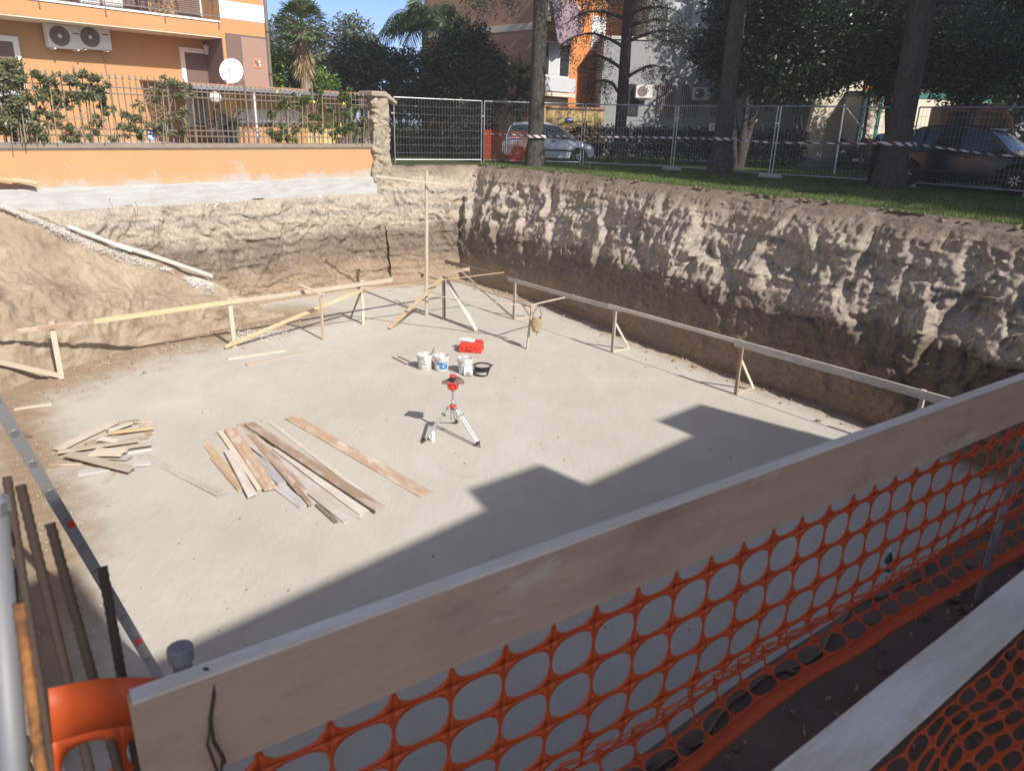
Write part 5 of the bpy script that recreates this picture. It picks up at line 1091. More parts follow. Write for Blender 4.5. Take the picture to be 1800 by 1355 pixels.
# low yellow garden wall and blue notice in the sun
q_ = aty(960, 212, 35.2); t = empty('garden_wall', V((q_.x, 35.2, 0)), 'low sunlit yellow garden wall behind the silver car', 'wall'); MB().box(0, 2.6, 0, .25, 0, 2.05).build('wall', M['yelw'], t); MB().box(-.05, 2.65, -.06, .31, 2.053, 2.15).build('coping', M['terra'], t)
t = empty('wall_notice', V((q_.x + 1.05, 35.17, 1.6)), 'small blue notice on the sunlit yellow garden wall', 'notice'); MB().box(-.17, .17, -.02, .0, -.09, .09).build('plate', M['blue'], t); MB().box(-.12, .12, -.025, -.021, -.02, .03).build('print', M['paper'], t)
# pale wall, site cabin and posts at the right
a = aty(1410, 270, 32); a.z = 0; t = empty('pale_wall', a, 'tall pale plastered wall with patches of sun behind the wire fence', 'wall')
mb = MB(); zt_ = 4.1; MB().add([(0, 0, 0), (2.3, .25, 0), (2.3, .65, 0), (0, .4, 0), (.25, 0, 2.75), (2.1, .2, 3.4), (2.1, .6, 3.4), (.25, .4, 2.75)], [(0, 1, 2, 3), (4, 5, 6, 7), (0, 1, 5, 4), (1, 2, 6, 5), (2, 3, 7, 6), (3, 0, 4, 7)]).build('wall_panel', M['cream'], t); MB().box(.0, 2.25, -.03, -.002, 0, .35).build('plinth', M['greyb'], t)
a = aty(1508, 240, 31); t = empty('site_cabin', V((a.x, a.y, 0)), 'cream site cabin with a green frame and a barred window', 'cabin', None, .25)
MB().box(0, 6, 0, 2.4, .1, 2.75).build('wall', M['cream'], t)
for x in (-.03, .72, 5.9): MB().box(x, x + .13, -.035, .1, 0, 2.85).build('frame_post', M['green'], t)
MB().box(-.03, 6.03, -.04, 2.44, 2.753, 2.95).build('roof_edge', M['green'], t); o = MB().box(1.25, 2.2, -.03, -.003, 1.0, 2.2).build('window', M['white'], t); mb = MB()
for k in range(10): mb.box(1.32 + k * .085, 1.345 + k * .085, -.06, -.04, 1.05, 2.15)
mb.build('window_bars', M['iron'], o); MB().box(1.31, 2.14, -.036, -.0305, 1.05, 2.15).build('pane', M['glass'], o)
a = aty(1551, 195, 36); t = empty('orange_shed', V((a.x, a.y, 0)), 'bright orange wall glimpsed above the site cabin', 'wall'); MB().box(-1, 5, 0, .3, 0, 4.6).build('wall', M['orangeb'], t); MB().box(-1.05, 5.05, -.1, .4, 4.603, 4.75).build('coping', M['cream'], t)
for k_, (x0, y0, x1, y1, yy, r_, m_) in enumerate(((1510, 300, 1530, 158, 24.6, .05, 'dark'), (1472, 268, 1484, 185, 27, .035, 'galv'))):
    a = aty(x0, y0, yy); b = aty(x1, y1, yy); a.z = 0; t = empty('fence_post', a, ('thick dark leaning post before the dark parked car', 'thin grey post with a slanting stay by the pale wall')[k_], 'post'); MB().tube([a, b], r_, 8).build('shaft', M[m_], t, world=True); MB().lathe([(0, 0), (r_ * 1.3, 0), (r_ * 1.3, .03), (0, .04)], b, 8).build('cap', M[m_], t, world=True)
    if k_: MB().tube([b, aty(1530, 245, yy)], .015, 6).build('stay', M[m_], t, world=True)
# ------------------------------------------------------------------ cars
def wheel(parent, x, y, r, side, spokes=8, rimmat='alu', k=.74):
    w = MB().lathe([(r * .62, -.09), (r * .96, -.09), (r, -.06), (r, .06), (r * .96, .09), (r * .62, .09), (r * .62, -.09)], (x, y, r), 28, 'y').build('wheel', M['rubber'], parent); s_ = side
    mb = MB().lathe([(r * .5, s_ * .03), (r * k, s_ * .085), (r * k, s_ * .06), (r * .5, s_ * .02)], (x, y, r), 28, 'y').lathe([(0, s_ * .085), (.055, s_ * .08), (.06, s_ * .03), (0, s_ * .03)], (x, y, r), 12, 'y')
    for i in range(spokes):
        a = 2 * PI * i / spokes; c_, d_ = math.cos(a), math.sin(a); mb.beam((x + .04 * c_, y + s_ * .07, r + .04 * d_), (x + r * k * .97 * c_, y + s_ * .065, r + r * k * .97 * d_), .03, .045, (0, 1, 0))
    mb.build('rim', M[rimmat], w); MB().lathe([(0, s_ * .02), (r * .6, s_ * .02), (r * .6, s_ * .01), (0, s_ * .01)], (x, y, r), 20, 'y').build('brake_disc', M['dark'], w)
def car(loc, rz, label, paint, L, Wd, body, cabin, wb, wr, spokes, rim='alu', grp=None, glass=()):
    """body: (x, z_bottom, z_top, half width factor); cabin: (x, z_belt, z_roof, belt factor, roof factor)"""
    t = empty('parked_car', loc, label, 'car', grp, rz); hw = Wd / 2
    xw = (wb / 2 + .02, -wb / 2 + .02); n = 60; mb = MB(); xs = [-L / 2 + L * i / n for i in range(n + 1)]
    def ip(tab, x, c):
        for a, b in zip(tab, tab[1:]):
            if x <= b[0]: k = (x - a[0]) / (b[0] - a[0]); k = k * k * (3 - 2 * k) * .5 + k * .5; return a[c] + (b[c] - a[c]) * k
        return tab[-1][c]
    for x in xs:
        zb_, zt_, f_ = ip(body, x, 1), ip(body, x, 2), ip(body, x, 3); w = hw * f_; ar_ = zb_
        for xc in xw:
            d = abs(x - xc); R_ = wr * 1.16
            if d < R_: ar_ = max(ar_, wr + math.sqrt(R_ * R_ - d * d) * 1.0)
        ar_ = min(ar_, zt_ - .12); zm = zb_ + (zt_ - zb_) * .62
        prof_ = [(w * .98, ar_), (w * 1.0, max(ar_ + .02, zb_ + .14)), (w, max(ar_ + .04, zm)), (w * .975, max(ar_ + .06, zt_ - .07)), (w * .90, zt_ - .005), (w * .55, zt_ + .015)]
        mb.v += [(x, y, z) for y, z in prof_] + [(x, -y, z) for y, z in reversed(prof_)]
    for i in range(n):
        for k in range(11): mb.f.append((i * 12 + k, i * 12 + k + 1, i * 12 + 13 + k, i * 12 + 12 + k))
    mb.f += [tuple(range(12)), tuple(n * 12 + k for k in range(12))]
    bd = mb.build('body', M[paint], t, smooth=True); bd.data.set_sharp_from_angle(angle=rad(35))
    MB().box(-L / 2 + .15, L / 2 - .15, -hw * .88, hw * .88, wr * .55, wr * 1.0).build('underbody', M['rubber'], t)
    n = 34; x0, x1 = cabin[0][0], cabin[-1][0]; gl = MB(); rf = MB()
    for i in range(n + 1):
        x = x0 + (x1 - x0) * i / n; zb_, zr_, fb, fr_ = (ip(cabin, x, c) for c in (1, 2, 3, 4)); hgt = max(.001, zr_ - zb_); k_ = min(1, hgt / .35); fr2 = fb + (fr_ - fb) * k_
        gl.v += [(x, hw * fb, zb_ - .03), (x, hw * (fb * .45 + fr2 * .55), zb_ + hgt * .55), (x, hw * fr2, zr_ - .05 * k_), (x, hw * fr2 * .8, zr_ - .012 * k_), (x, -hw * fr2 * .8, zr_ - .012 * k_), (x, -hw * fr2, zr_ - .05 * k_), (x, -hw * (fb * .45 + fr2 * .55), zb_ + hgt * .55), (x, -hw * fb, zb_ - .03)]
    for i in range(n):
        for k in range(7): gl.f.append((i * 8 + k, i * 8 + k + 1, i * 8 + 9 + k, i * 8 + 8 + k))
    gl.f += [tuple(range(8)), tuple(n * 8 + k for k in range(8))]
    g_ = gl.build('windows', M['carglass'], t, smooth=True); g_.data.set_sharp_from_angle(angle=rad(35))
    zmax = max(c[2] for c in cabin); idx = [i for i in range(n + 1) if ip(cabin, x0 + (x1 - x0) * i / n, 2) > zmax - .10]
    for i in idx:
        x = x0 + (x1 - x0) * i / n; v = gl.v[i * 8:i * 8 + 8]; 
        rf.v += [(x, v[2][1] + .012, v[2][2] - .05), (x, v[2][1] + .012, v[2][2] + .008), (x, v[3][1], v[3][2] + .02), (x, v[4][1], v[4][2] + .02), (x, v[5][1] - .012, v[5][2] + .008), (x, v[5][1] - .012, v[5][2] - .05)]
    m_ = len(idx); rf.f = [(i * 6 + k, i * 6 + k + 1, i * 6 + 7 + k, i * 6 + 6 + k) for i in range(m_ - 1) for k in range(5)] + [tuple(range(6)), tuple((m_ - 1) * 6 + k for k in range(6))]
    r_ = rf.build('roof', M[paint], t, smooth=True); r_.data.set_sharp_from_angle(angle=rad(40))
    def gx(x): i = max(0, min(n, int(round((x - x0) / (x1 - x0) * n)))); return gl.v[i * 8:i * 8 + 8]
    for xp, w in glass:
        for sd in (0, 1):
            xb, xt = xp; vb, vt = gx(xb), gx(xt); A, B = (vb[0], vt[2]) if sd == 0 else (vb[7], vt[5]); off = .012 if sd == 0 else -.012
            mid = [(A[0] + (B[0] - A[0]) * .55), (gx(A[0] + (B[0] - A[0]) * .55)[1 if sd == 0 else 6][1] + off), A[2] + (B[2] - A[2]) * .55]
            MB().beam((A[0], A[1] + off, A[2]), mid, .03, w, (0, 1, 0)).beam(mid, (B[0], B[1] + off, B[2]), .03, w, (0, 1, 0)).build('pillar', M[paint], t)
    for x in xw:
        for s_ in (-1, 1): wheel(t, x, s_ * (hw - .10), wr, s_, spokes, rim)
    zt_ = ip(body, L / 2 - .12, 2)
    for s_ in (-1, 1):
        MB().lathe([(0, .0), (.07, .0), (.10, -.03), (.11, -.12), (0, -.12)], (L / 2 - .05, s_ * hw * .68, zt_ - .10), 14, 'x').build('headlight', M['lamp'], t)
        MB().box(-L / 2 - .004, -L / 2 + .05, s_ * hw * .78 - .08, s_ * hw * .78 + .08, .62, .88).build('tail_light', M['red'], t, bevel=.01)
        mr = gx(cabin[-1][0] - .45); MB().box(cabin[-1][0] - .5, cabin[-1][0] - .36, s_ * hw * 1.0 - .06 + s_ * .07, s_ * hw * 1.0 + .06 + s_ * .07, mr[0][2] + .02, mr[0][2] + .16).build('wing_mirror', M['black'], t, bevel=.02)
        for xd in (.1,): MB().box(xd - .02, xd + .14, s_ * hw * .995 - .012, s_ * hw * .995 + .012, ip(body, xd, 2) - .15, ip(body, xd, 2) - .11).build('door_handle', M['black'], t, bevel=.004)
        MB().box(-L * .3, L * .3, s_ * hw * 1.0 - .012, s_ * hw * 1.0 + .012, .44, .50).build('side_moulding', M['black'], t)
    MB().box(L / 2 - .05, L / 2 + .025, -hw * .8, hw * .8, .22, .46).build('bumper', M['black'], t, bevel=.03); MB().box(-L / 2 - .02, -L / 2 + .05, -hw * .85, hw * .85, .28, .48).build('bumper', M['black'], t, bevel=.03); MB().box(L / 2 - .02, L / 2 + .012, -hw * .4, hw * .4, zt_ - .20, zt_ - .11).build('grille', M['black'], t, bevel=.01)
    MB().box(L / 2 + .027, L / 2 + .034, -.2, .2, .33, .43).build('number_plate', M['offw'], t)
    return t
x0 = aty(884, 286, 29.2).x; x1 = aty(1041, 287, 29.2).x; L = x1 - x0
car(((x0 + x1) / 2, 29.2, 0), -.03, 'small silver hatchback parked behind the wire fence and the left cedar', 'silver', L, 1.55,
    [(-L / 2, .36, .80, .90), (-L / 2 + .15, .25, .93, .97), (-.4, .2, .93, 1), (.55, .2, .90, 1), (L / 2 - .55, .22, .80, .98), (L / 2 - .12, .26, .66, .93), (L / 2, .30, .52, .84)],
    [(-L / 2 + .06, .90, .96, .90, .88), (-L / 2 + .22, .93, 1.30, .92, .80), (-L / 2 + .42, .93, 1.41, .93, .76), (-.2, .93, 1.45, .94, .75), (.30, .92, 1.38, .94, .75), (1.02, .87, .885, .92, .90)], 2.25, .27, 8, glass=((((-L / 2 + .1), (-L / 2 + .28)), .2), ((-.42, -.42), .09), ((.93, .28), .06)))
fw = atz(1775, 343, 0); hd = V((.64, -.77, 0)).normalized(); c_ = fw - hd * 1.33 + V((hd.y, -hd.x, 0)) * -.92
car((c_.x, c_.y, 0), math.atan2(hd.y, hd.x), 'dark blue estate car parked at the right behind the leaning cedar', 'darkcar', 4.45, 1.82,
    [(-1.98, .42, .90, .90), (-1.8, .28, 1.0, .97), (-.6, .24, 1.0, 1), (.7, .24, .97, 1), (1.5, .26, .90, .98), (2.05, .3, .76, .92), (2.22, .34, .58, .82)],
    [(-1.88, .98, 1.05, .9, .88), (-1.65, 1.0, 1.48, .92, .78), (-1.0, 1.0, 1.60, .93, .76), (0, 1.0, 1.63, .94, .76), (.45, .99, 1.56, .94, .76), (1.28, .94, .955, .92, .9)], 2.65, .345, 7, glass=(((-1.78, -1.6), .2), ((-1.0, -1.0), .1), ((-.1, -.1), .1), ((1.2, .45), .07)))
a = atz(1505, 299, 0); hd = V((-.42, -.9, 0)).normalized(); c_ = a - hd * 2.0
car((c_.x, c_.y, 0), math.atan2(hd.y, hd.x), 'black car parked nose towards the pit before the pale wall', 'blackcar', 4.1, 1.76,
    [(-2.05, .42, .85, .90), (-1.85, .28, .95, .97), (-.6, .24, .96, 1), (.6, .24, .93, 1), (1.4, .26, .86, .98), (1.9, .3, .74, .92), (2.05, .34, .58, .82)],
    [(-1.95, .93, 1.0, .9, .88), (-1.5, .95, 1.36, .92, .78), (-.8, .96, 1.46, .93, .74), (0, .96, 1.47, .94, .74), (.4, .95, 1.40, .94, .74), (1.2, .90, .915, .92, .9)], 2.5, .31, 8, glass=(((-1.0, -1.0), .1), ((0, 0), .09), ((1.1, .4), .07)))
a = aty(1712, 235, 26.5); t = empty('cab_truck', V((a.x, a.y, 0)), 'old faded red and cream truck cab behind the dark estate car', 'truck', None, -.25)
MB().prism([(-1.3, .6), (1.0, .6), (1.05, 1.3), (.85, 1.9), (.55, 2.28), (-.4, 2.36), (-1.3, 2.3)], -.8, .8).build('cab', M['vanred'], t, bevel=.06); MB().prism([(-.15, 1.35), (.80, 1.35), (.66, 1.85), (.45, 2.12), (-.15, 2.14)], -.815, .815).build('side_window', M['carglass'], t)
MB().box(-1.1, -.4, -.815, .815, 1.35, 2.12).build('quarter_window', M['carglass'], t); MB().add([(1.075, -.7, 1.34), (1.075, .7, 1.34), (.88, .66, 1.92), (.88, -.66, 1.92)], [(0, 1, 2, 3)]).build('windscreen', M['carglass'], t); MB().box(-.5, .6, -.7, .7, 2.365, 2.40).build('roof_panel', M['cream'], t, bevel=.01)
MB().box(-3.4, -1.35, -.8, .8, .6, 1.2).build('cargo_bed', M['dark'], t, bevel=.02)
for x in (.5, -2.6):
    for s_ in (-1, 1): wheel(t, x, s_ * .72, .3, s_, 6, 'galv')
# tarpaulin heap
c = atz(1243, 284, 0); mb = MB(); n = 16
for i in range(n + 1):
    for j in range(n + 1):
        x, y = i / n * 2 - 1, j / n * 2 - 1; r_ = max(0, 1 - (x * x + y * y)); mb.v.append((c.x + x * .75, c.y + y * .6, .0 + .42 * r_ ** .7 * (1 + .5 * fbm(x * 2, y * 2, 3, 4)) + .01))
mb.f = [(i * (n + 1) + j, i * (n + 1) + j + 1, (i + 1) * (n + 1) + j + 1, (i + 1) * (n + 1) + j) for i in range(n) for j in range(n)]
tag(mb.build('tarpaulin', plain('tarpaulin_sheet', (.30, .36, .42), .5), smooth=False), 'crumpled pale blue tarpaulin lying by the third cedar', 'tarpaulin')
# ------------------------------------------------------------------ trees and plants
def trunk_mesh(t, base, top, r0, r1, mat='bark', n=14, seg=16, flare=1.5, name='trunk'):
    b, e = V(base), V(top); vs = []; fs = []; sd = rng.random() * 50
    for i in range(seg + 1):
        k = i / seg; p = b.lerp(e, k) + V((fbm(k * 2, sd, 0, 2), fbm(k * 2, sd, 5, 2), 0)) * .12 * k; r = r0 + (r1 - r0) * k; h = (e - b).length * k; r *= 1 + (flare - 1) * math.exp(-h / .45)
        for q_ in range(n): a = 2 * PI * q_ / n; rr = r * (1 + .07 * fbm(math.cos(a) * 2 + sd, math.sin(a) * 2, h * .8, 3)); vs.append((p.x + rr * math.cos(a), p.y + rr * math.sin(a), p.z))
    for i in range(seg):
        for q_ in range(n): fs.append((i * n + q_, i * n + (q_ + 1) % n, (i + 1) * n + (q_ + 1) % n, (i + 1) * n + q_))
    return MB().add(vs, fs).build(name, M[mat], t, world=True, smooth=True)
TR[1] = V((aty(1087, 275, 31.2).x, 31.2, 0))
def cedar(base, h, r, label, limbs, crown, nleaf, leaf=.30, strands=26):
    t = empty('cedar_tree', base, label, 'tree', 'cedars behind the pit'); b = V(base); trunk_mesh(t, b - V((0, 0, .1)), b + V((0, 0, h)), r, r * .55)
    P = []; U = []
    for (z, az, L, rise) in limbs:
        d = V((math.cos(az), math.sin(az), 0)); pts = []
        for k in range(9): s_ = k / 8; pts.append(b + V((0, 0, z)) + d * (L * s_) + V((0, 0, rise * math.sin(PI * s_ * .7) - L * .22 * s_ * s_)) + V((fbm(s_ * 2, z, az, 2), fbm(s_ * 2, az, z, 2), 0)) * .25)
        MB().tube(pts, [max(.012, .075 * (1 - k / 8.5)) for k in range(9)], 7).build('limb', M['bark'], t, world=True, smooth=True)
        for _ in range(int(strands * L)):
            s_ = rng.uniform(.25, 1.0) * 7.99; i = int(s_); p = pts[i].lerp(pts[i + 1], s_ - i); sd = V((-d.y, d.x, 0)) * rng.gauss(0, .3 + .25 * L * .3); q_ = p + sd + V((0, 0, rng.uniform(-.05, .1))); hl = rng.uniform(.25, 1.0)
            dr = V((rng.gauss(0, .18), rng.gauss(0, .18), -1))
            for k in range(int(26 * hl) + 5):
                P.append(tuple(q_ + dr * (hl * rng.random()) + V((rng.gauss(0, .05), rng.gauss(0, .05), 0))))
            for k in range(5): P.append(tuple(p.lerp(q_, rng.random())))
    Pn = np.array(P); N = nr.normal(size=Pn.shape)
    co, q = leaf_quads(Pn, N, .085, .30, (0, 0, -1.1), .8); arrays('hanging_foliage', co, q, M['cedar'], t)
    if nleaf: foliage('crown', crown, nleaf, leaf, M['cedar'], t, .4, None)
    return t
def crn(b, z0, z1, R, n, r, sd): return clumps((b.x, b.y, (z0 + z1) / 2), (R, R, (z1 - z0) / 2), n, r, sd)
cedar(TR[0], 15, .26, 'straight cedar trunk nearest the corner of the pit, in front of the silver car', [(5.2, 3.3, 2.6, .3), (5.5, 2.6, 2.4, .3), (5.4, .3, 2.4, .2), (5.8, 5.6, 2.2, .2), (6.2, 4.4, 2.8, .3), (5.6, 1.3, 2.0, .2)], crn(TR[0], 6.6, 14, 3.0, 40, .95, 1), 6500)
cedar(TR[1], 15, .235, 'second cedar trunk with low drooping limbs, behind the fence', [(3.1, .5, 2.3, .8), (3.4, 2.5, 2.2, .8), (4.4, -.2, 2.7, .7), (4.2, 3.3, 2.6, .7), (5.0, .2, 2.6, .5), (5.2, 2.9, 2.4, .5), (5.9, .8, 2.5, .4), (6.1, 2.2, 2.4, .4), (2.5, 3.7, 1.8, .7), (6.3, 5.0, 2.0, .3), (5.4, 5.9, 2.4, .4)], crn(TR[1], 7.4, 14, 2.8, 36, .95, 2), 5500)
cedar(TR[2], 15, .28, 'thick cedar trunk right of the middle, beside the blue tarpaulin', [(6.0, 2.9, 2.4, .3), (6.4, .3, 2.6, .3)], crn(TR[2], 7, 14, 3.2, 40, .95, 3), 7500)
cedar(TR[3], 15, .33, 'thickest cedar trunk at the right, in front of the dark estate car', [(4.4, .1, 2.8, .2), (4.8, .9, 2.6, .2), (5.0, 3.0, 2.4, .2)], crn(TR[3], 6.2, 14, 3.4, 46, 1.0, 4), 9000)
for k_, (x, y, z0) in enumerate(((14.6, 14.6, 4.6), (17.0, 10.6, 4.2), (19.0, 6.0, 4.2), (20.5, 15.0, 3.8), (23, 9.5, 3.8))):
    cedar(V((x, y, 0)), 14, .3, ('cedar standing just outside the right picture edge', 'cedar further along the fence outside the picture', 'cedar far right of the viewer', 'cedar behind the row outside the right edge', 'farthest cedar outside the right edge')[k_], [(4, 2.0, 2, .2), (4.5, 3.6, 2, .2)], crn(V((x, y, 0)), z0, 13.5, 3.5, 46, 1.15, 10 + k_), 8500, .42, 8)
def bush(name, label, cat, pts, n, size, mat, trunk=None, grp=None, aspect=.45, tr=.08, tm='bark'):
    b = V(pts[0][:3]); b.z = 0 if trunk is None else trunk; t = empty(name, b, label, cat, grp); foliage('crown', pts, n, size, M[mat], t, aspect)
    for k in range(3): a = V(pts[k % len(pts)][:3]); trunk_mesh(t, b + V((rng.uniform(-.1, .1), 0, -.05)), (a.x, a.y, a.z), tr, tr * .4, tm, 8, 8, 1.2, 'stem')
    return t
def B(px, py, y, r, rz=None): p = aty(px, py, y); return (p.x, p.y, p.z, r, r, rz or r * .85)
def sub(bl, n, k=.45, sd=0):
    g = np.random.default_rng(sd); out = []
    for b in bl: out += clumps(b[:3], b[3:], n, b[3] * k, int(g.integers(1e6)))
    return out
GD = 'dark trees beyond the fence'
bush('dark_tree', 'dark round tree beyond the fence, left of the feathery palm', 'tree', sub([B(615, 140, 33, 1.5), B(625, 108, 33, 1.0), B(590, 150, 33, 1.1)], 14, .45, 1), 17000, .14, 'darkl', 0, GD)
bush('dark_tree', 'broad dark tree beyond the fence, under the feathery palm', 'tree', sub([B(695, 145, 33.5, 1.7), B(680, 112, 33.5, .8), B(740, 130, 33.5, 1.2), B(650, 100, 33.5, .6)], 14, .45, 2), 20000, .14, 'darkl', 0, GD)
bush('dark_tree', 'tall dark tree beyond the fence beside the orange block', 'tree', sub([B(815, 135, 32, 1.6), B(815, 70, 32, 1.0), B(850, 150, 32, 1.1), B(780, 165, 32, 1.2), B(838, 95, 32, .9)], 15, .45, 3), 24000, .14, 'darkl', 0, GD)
bush('bright_shrub', 'bright green sunlit shrub right of the orange house', 'shrub', sub([B(515, 135, 28.2, .85), B(495, 120, 28.2, .6), B(555, 130, 28.2, .65), B(490, 145, 28.2, .6), B(575, 145, 28.2, .5)], 12, .4, 4), 9000, .13, 'bright', 0)
bush('olive_tree', 'grey green tree far behind the bright shrub and the fan palm', 'tree', sub([B(600, 92, 42, 1.9), B(560, 95, 42, 1.5), B(640, 100, 42, 1.3), B(500, 85, 42, 1.4), B(510, 120, 42, 1.6)], 14, .42, 5), 12000, .2, 'olive', 0)
bush('olive_tree', 'small pale tree at the edge of the orange house, left of the fan palm', 'tree', sub([B(488, 55, 44, 1.1), B(480, 70, 44, 1.2)], 12, .42, 6), 5000, .18, 'olive', 0)
GM = 'big dark evergreens at the right'
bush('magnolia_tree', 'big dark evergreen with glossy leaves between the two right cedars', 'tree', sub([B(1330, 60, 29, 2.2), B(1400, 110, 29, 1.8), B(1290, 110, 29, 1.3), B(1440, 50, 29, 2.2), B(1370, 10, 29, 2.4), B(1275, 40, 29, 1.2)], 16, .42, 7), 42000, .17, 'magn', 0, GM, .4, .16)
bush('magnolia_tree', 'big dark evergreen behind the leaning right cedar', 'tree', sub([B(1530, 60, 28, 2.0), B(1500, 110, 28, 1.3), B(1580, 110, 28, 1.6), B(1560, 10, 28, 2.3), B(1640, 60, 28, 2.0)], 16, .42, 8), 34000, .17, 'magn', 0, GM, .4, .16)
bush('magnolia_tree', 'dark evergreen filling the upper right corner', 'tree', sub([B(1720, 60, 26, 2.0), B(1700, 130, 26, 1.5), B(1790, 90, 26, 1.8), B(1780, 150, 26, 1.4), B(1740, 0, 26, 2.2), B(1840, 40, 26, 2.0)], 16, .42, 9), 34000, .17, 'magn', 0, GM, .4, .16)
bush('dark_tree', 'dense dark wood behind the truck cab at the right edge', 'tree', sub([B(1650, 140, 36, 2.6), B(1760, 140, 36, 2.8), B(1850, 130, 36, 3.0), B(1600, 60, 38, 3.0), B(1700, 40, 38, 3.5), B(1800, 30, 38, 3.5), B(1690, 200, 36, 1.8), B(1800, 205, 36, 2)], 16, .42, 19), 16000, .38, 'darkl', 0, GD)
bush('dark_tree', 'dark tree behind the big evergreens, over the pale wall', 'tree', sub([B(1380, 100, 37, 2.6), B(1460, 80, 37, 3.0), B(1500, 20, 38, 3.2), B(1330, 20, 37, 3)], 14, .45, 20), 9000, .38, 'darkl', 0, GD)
def hedge(x0, x1, y, h, label, n, d=.5):
    bl = []; k = int((x1 - x0) / .45) + 1; 
    for i in range(k): x = x0 + (x1 - x0) * i / max(1, k - 1); bl += [(x, y, h * .78, .42, d, .3), (x, y, h * .35, .42, d, h * .35)]
    return bush('hedge', label, 'hedge', bl, n, .13, 'darkl', 0, 'clipped hedges behind the fence')
hedge(aty(690, 200, 31).x, aty(862, 200, 31).x, 31, 2.3, 'dark hedge behind the first wire fence panel', 9000, .7)
hedge(aty(1010, 230, 33).x, aty(1250, 230, 33).x, 33, 1.45, 'low dark hedge before the grey block, right of the silver car', 10000)
hedge(aty(1255, 230, 32).x, aty(1405, 230, 32).x, 32, 1.5, 'low dark hedge behind the thick middle cedar', 6000)
# palms
def frond(mb_pts, base, az, el, L, droop, n=26, leaflet=.45, w=.05, hang=.6):
    d = V((math.cos(az), math.sin(az), 0)); s_ = V((-d.y, d.x, 0)); pts = []
    for k in range(n + 1): q_ = k / n; pts.append(V(base) + d * (L * q_ * math.cos(el) * (1 - .18 * q_)) + V((0, 0, L * (math.sin(el) * q_ - droop * q_ * q_))))
    for k in range(2, n):
        q_ = k / n; ll = leaflet * math.sin(PI * (.12 + .85 * q_)) ** .7
        for sg in (-1, 1):
            t_ = (pts[k + 1] - pts[k]).normalized(); dd = (s_ * sg * .8 + t_ * .55 + V((0, 0, -hang + rng.gauss(0, .15)))).normalized(); e = pts[k] + dd * ll; m_ = pts[k].lerp(e, .5) + V((0, 0, .04)); mb_pts.add([pts[k], m_ + t_ * w * .5, e, m_ - t_ * w * .5], [(0, 1, 2, 3)])
    mb_pts.tube(pts, [.022 * (1 - k / n * .8) for k in range(n + 1)], 4, False)
def feather_palm(name, label, base, h, nf, L, leaflet, r, droop=.75, hang=.7, els=(.1, 1.25), mat='palm', cat='palm', stem='pbark', w=.05):
    t = empty(name, base, label, cat); b = V(base); trunk_mesh(t, b, b + V((.05, 0, h)), r, r * .8, stem, 10, 10, 1.2)
    for k in range(nf):
        mb = MB(); frond(mb, (0.05, 0, h - .05), k * 2.4 + rng.random() * .4, rng.uniform(*els), L * rng.uniform(.8, 1.1), droop * rng.uniform(.7, 1.2), 24, leaflet, w, hang); mb.build('frond', M[mat], t)
    return t
pc = aty(745, 42, 34.6); feather_palm('feather_palm', 'tall feathery palm with drooping fronds against the blue sky', (pc.x, pc.y, 0), pc.z, 32, 3.1, .85, .17, .8, 1.0, (.15, 1.4), w=.075)
pc = aty(790, 100, 40); 
pc = aty(530, 55, 27.6); t = empty('fan_palm', (pc.x, pc.y, 0), 'fan palm with a skirt of dry leaves standing right of the orange house', 'palm'); trunk_mesh(t, (pc.x + .2, pc.y, 0), (pc.x + .02, pc.y, pc.z), .26, .17, 'pbark', 12, 14, 1.2)
def fan(mb, c, d, R, n=15, spread=1.15):
    d = d.normalized(); s_ = d.cross(V((0, 0, 1)) if abs(d.z) < .95 else V((0, 1, 0))).normalized(); 
    for k in range(n):
        a = (k / (n - 1) - .5) * 2 * spread; e = d * math.cos(a) + s_ * math.sin(a); e = (e + V((0, 0, -.12 * abs(a) + rng.gauss(0, .06)))).normalized(); tip = c + e * R * rng.uniform(.8, 1.05) + V((0, 0, -.14 * R)); m_ = c + e * R * .6; w_ = s_ * math.cos(a) * .03 - d * math.sin(a) * .03; mb.add([c + e * .05, m_ + w_, tip, m_ - w_], [(0, 1, 2, 3)])
ctr = V((pc.x, pc.y, pc.z + .05))
for k in range(46):
    a = k * 2.4; el = 1.4 - 1.75 * (k / 45); d = V((math.cos(a) * math.cos(el), math.sin(a) * math.cos(el), math.sin(el))); pl = .6 * rng.uniform(.85, 1.1); mb = MB().tube([ctr, ctr + d * pl], .012, 4); fan(mb, ctr + d * pl, d, .56); mb.build('frond', M['palm'], t, world=True)
for k in range(26):
    a = k * 2.4; d = V((math.cos(a) * .45, math.sin(a) * .45, -1)).normalized(); c0 = ctr + V((0, 0, -.15 - .055 * k * .6)); mb = MB(); fan(mb, c0 + d * .2, d, .62, 11, .8); mb.build('dry_frond', M['dry'], t, world=True)
pc = aty(914, 140, 33.2); t = empty('yucca_plant', (pc.x, pc.y, 0), 'spiky dark yucca between the dark tree and the left cedar', 'yucca'); trunk_mesh(t, (pc.x, pc.y, 0), (pc.x, pc.y, pc.z), .16, .13, 'bark', 10, 8, 1.3)
for hd_, (dx, dz) in enumerate(((0, .15), (.25, -.5), (-.15, -1.0))):
    c0 = V((pc.x + dx, pc.y, pc.z + dz)); mb = MB()
    for k in range(150):
        d = V((rng.gauss(0, 1), rng.gauss(0, 1), rng.gauss(.25, .9))).normalized(); L_ = rng.uniform(.7, 1.1); s_ = d.cross(V((0, 0, 1))).normalized() * .032; mb.add([c0, c0 + d * L_ * .45 + s_, c0 + d * L_ + V((0, 0, -.08)), c0 + d * L_ * .45 - s_], [(0, 1, 2, 3)])
    mb.build('leaf_rosette', M['yucca'], t, world=True)
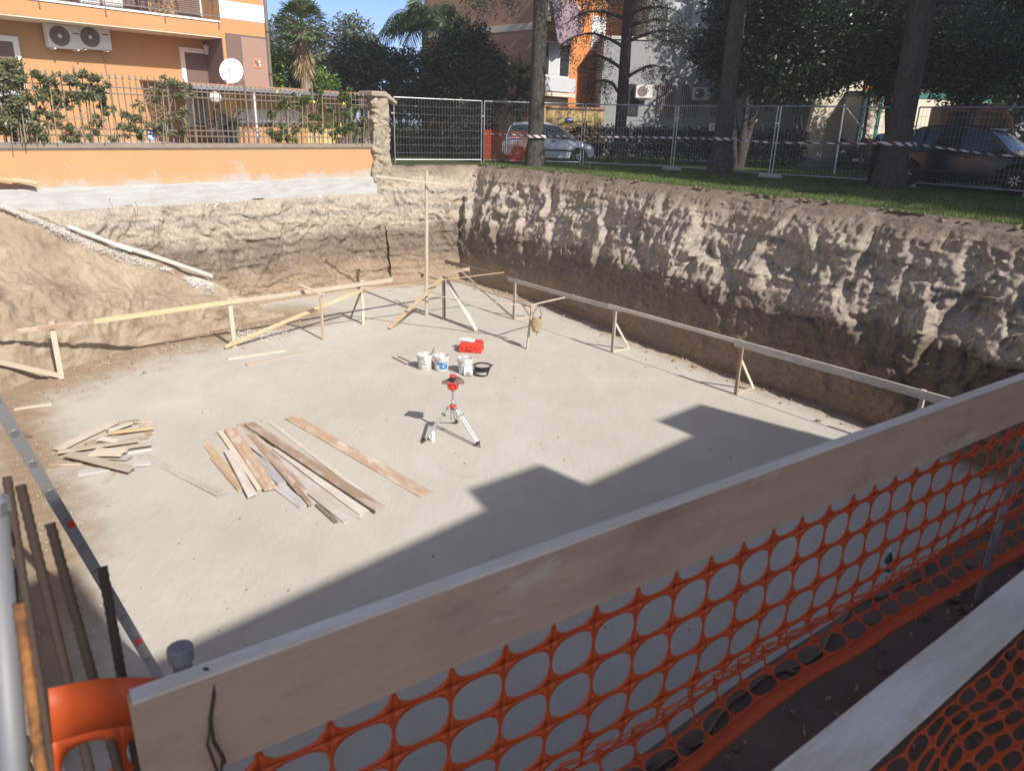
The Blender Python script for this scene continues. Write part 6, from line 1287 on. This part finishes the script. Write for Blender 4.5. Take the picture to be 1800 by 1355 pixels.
pc = onpl(405, 215, PW - NW * .9, NW); feather_palm('cycad', 'small dark cycad with arching fronds behind the iron railing', (pc.x, pc.y, .56), .55, 16, .95, .16, .14, .55, .25, (.2, 1.2), 'yucca', 'cycad', 'bark', .02)
# climbers and lemon bushes on the railing
def vb(px, py, r, d=-.05): p = pw(px, py, d); return (p.x, p.y, p.z, r, r * .8, r)
def climber(name, label, blobs, n, size, mat, grp=None, twigs=22):
    b = pw(blobs[0][0], 246, -.12); t = empty(name, b, label, 'climber', grp); b0 = [vb(*q_) for q_ in blobs]; bl = []
    for k, q_ in enumerate(b0):
        for c_ in clumps(q_[:3], (q_[3] * 1.15, q_[4] * .8, q_[5] * 1.15), 8, q_[3] * .34, 300 + k + len(b0)): bl.append((c_[0], c_[1], max(.72, c_[2]) if c_[2] > .45 else c_[2], c_[3], c_[4], c_[5]))
    foliage('leaves', bl, n, size, M[mat], t, .55, None, .8, 2.0); mb = MB()
    for k in range(twigs):
        a = V(rng.choice(bl)[:3]); c_ = V(rng.choice(bl)[:3]); 
        if (a - c_).length > 1.6: continue
        mb.tube([V((a.x, a.y, .66)), V((a.x, a.y, a.z)) + V((.05, 0, 0)), a.lerp(c_, .5) + V((0, 0, .1)), c_], [.014, .011, .008, .005], 5)
    if mb.v: mb.build('stems', M['twig'], t, world=True)
    return t
climber('climbing_vine', 'dense dark green climber covering the left end of the railing', [(8, 148, .42), (0, 180, .45), (35, 150, .36), (20, 210, .45), (45, 185, .38), (55, 215, .30), (10, 135, .3), (-25, 170, .6), (40, 235, .25), (-20, 225, .5)], 15000, .078, 'vine')
climber('climbing_vine', 'looser brownish climber along the railing left of the posts', [(80, 150, .30), (110, 145, .26), (135, 140, .24), (160, 150, .26), (90, 175, .28), (120, 180, .22), (150, 175, .26), (175, 160, .22), (75, 205, .22), (185, 190, .2), (110, 215, .18), (65, 235, .2), (130, 240, .16), (160, 232, .16), (85, 262, .09), (35, 258, .1), (115, 248, .14), (175, 215, .16)], 9500, .068, 'vine')
climber('climbing_vine', 'sparse climber over the middle of the railing below the shed roof', [(290, 152, .2), (310, 155, .22), (275, 165, .14), (328, 160, .18), (230, 215, .28), (255, 225, .24), (285, 225, .26), (310, 220, .24), (245, 190, .14), (270, 180, .12), (320, 200, .14), (200, 245, .12), (215, 228, .18), (290, 200, .14)], 4600, .066, 'vine')
climber('lemon_bush', 'lemon bush with yellow fruit pushing through the railing below the shed', [(480, 215, .26), (500, 190, .24), (525, 175, .26), (560, 170, .24), (490, 235, .26), (530, 225, .2), (555, 215, .24), (575, 195, .18), (510, 240, .2)], 4200, .075, 'lemon')
climber('lemon_bush', 'darker lemon bush at the end of the railing beside the stone pillar', [(605, 180, .24), (600, 215, .26), (625, 205, .24), (620, 235, .24), (585, 230, .24), (640, 230, .18), (610, 165, .18)], 5000, .075, 'lemon')
for k_, (px, py) in enumerate(((487, 162), (552, 180), (604, 183))):
    c = pw(px, py, .1); tag(MB().lathe([(0, -.045), (.016, -.04), (.03, -.016), (.03, .012), (.016, .036), (.006, .048), (0, .05)], c, 12).build('lemon', M['lemonf'], smooth=True), ('highest lemon at the left of the sunny bush', 'lemon right of the middle of the sunny bush', 'single lemon in the darker bush')[k_], 'lemon', 'lemons on the bushes')
# ------------------------------------------------------------------ thin haze added over the site to lift its dark tones
hz = MB().box(-400, 400, -400, 400, -5.0, 17.5).build('haze', bpy.data.materials.new('veil_haze')); hz['kind'] = 'stuff'; hz['label'] = 'thin haze added over the site as a milky veil'
m = hz.data.materials[0]; m.use_nodes = True; t_ = m.node_tree; t_.nodes.remove(t_.nodes['Principled BSDF']); pv = t_.nodes.new('ShaderNodeVolumePrincipled'); pv.inputs['Color'].default_value = (.93, .92, .90, 1); pv.inputs['Density'].default_value = .0014
t_.links.new(pv.outputs[0], t_.nodes['Material Output'].inputs['Volume'])
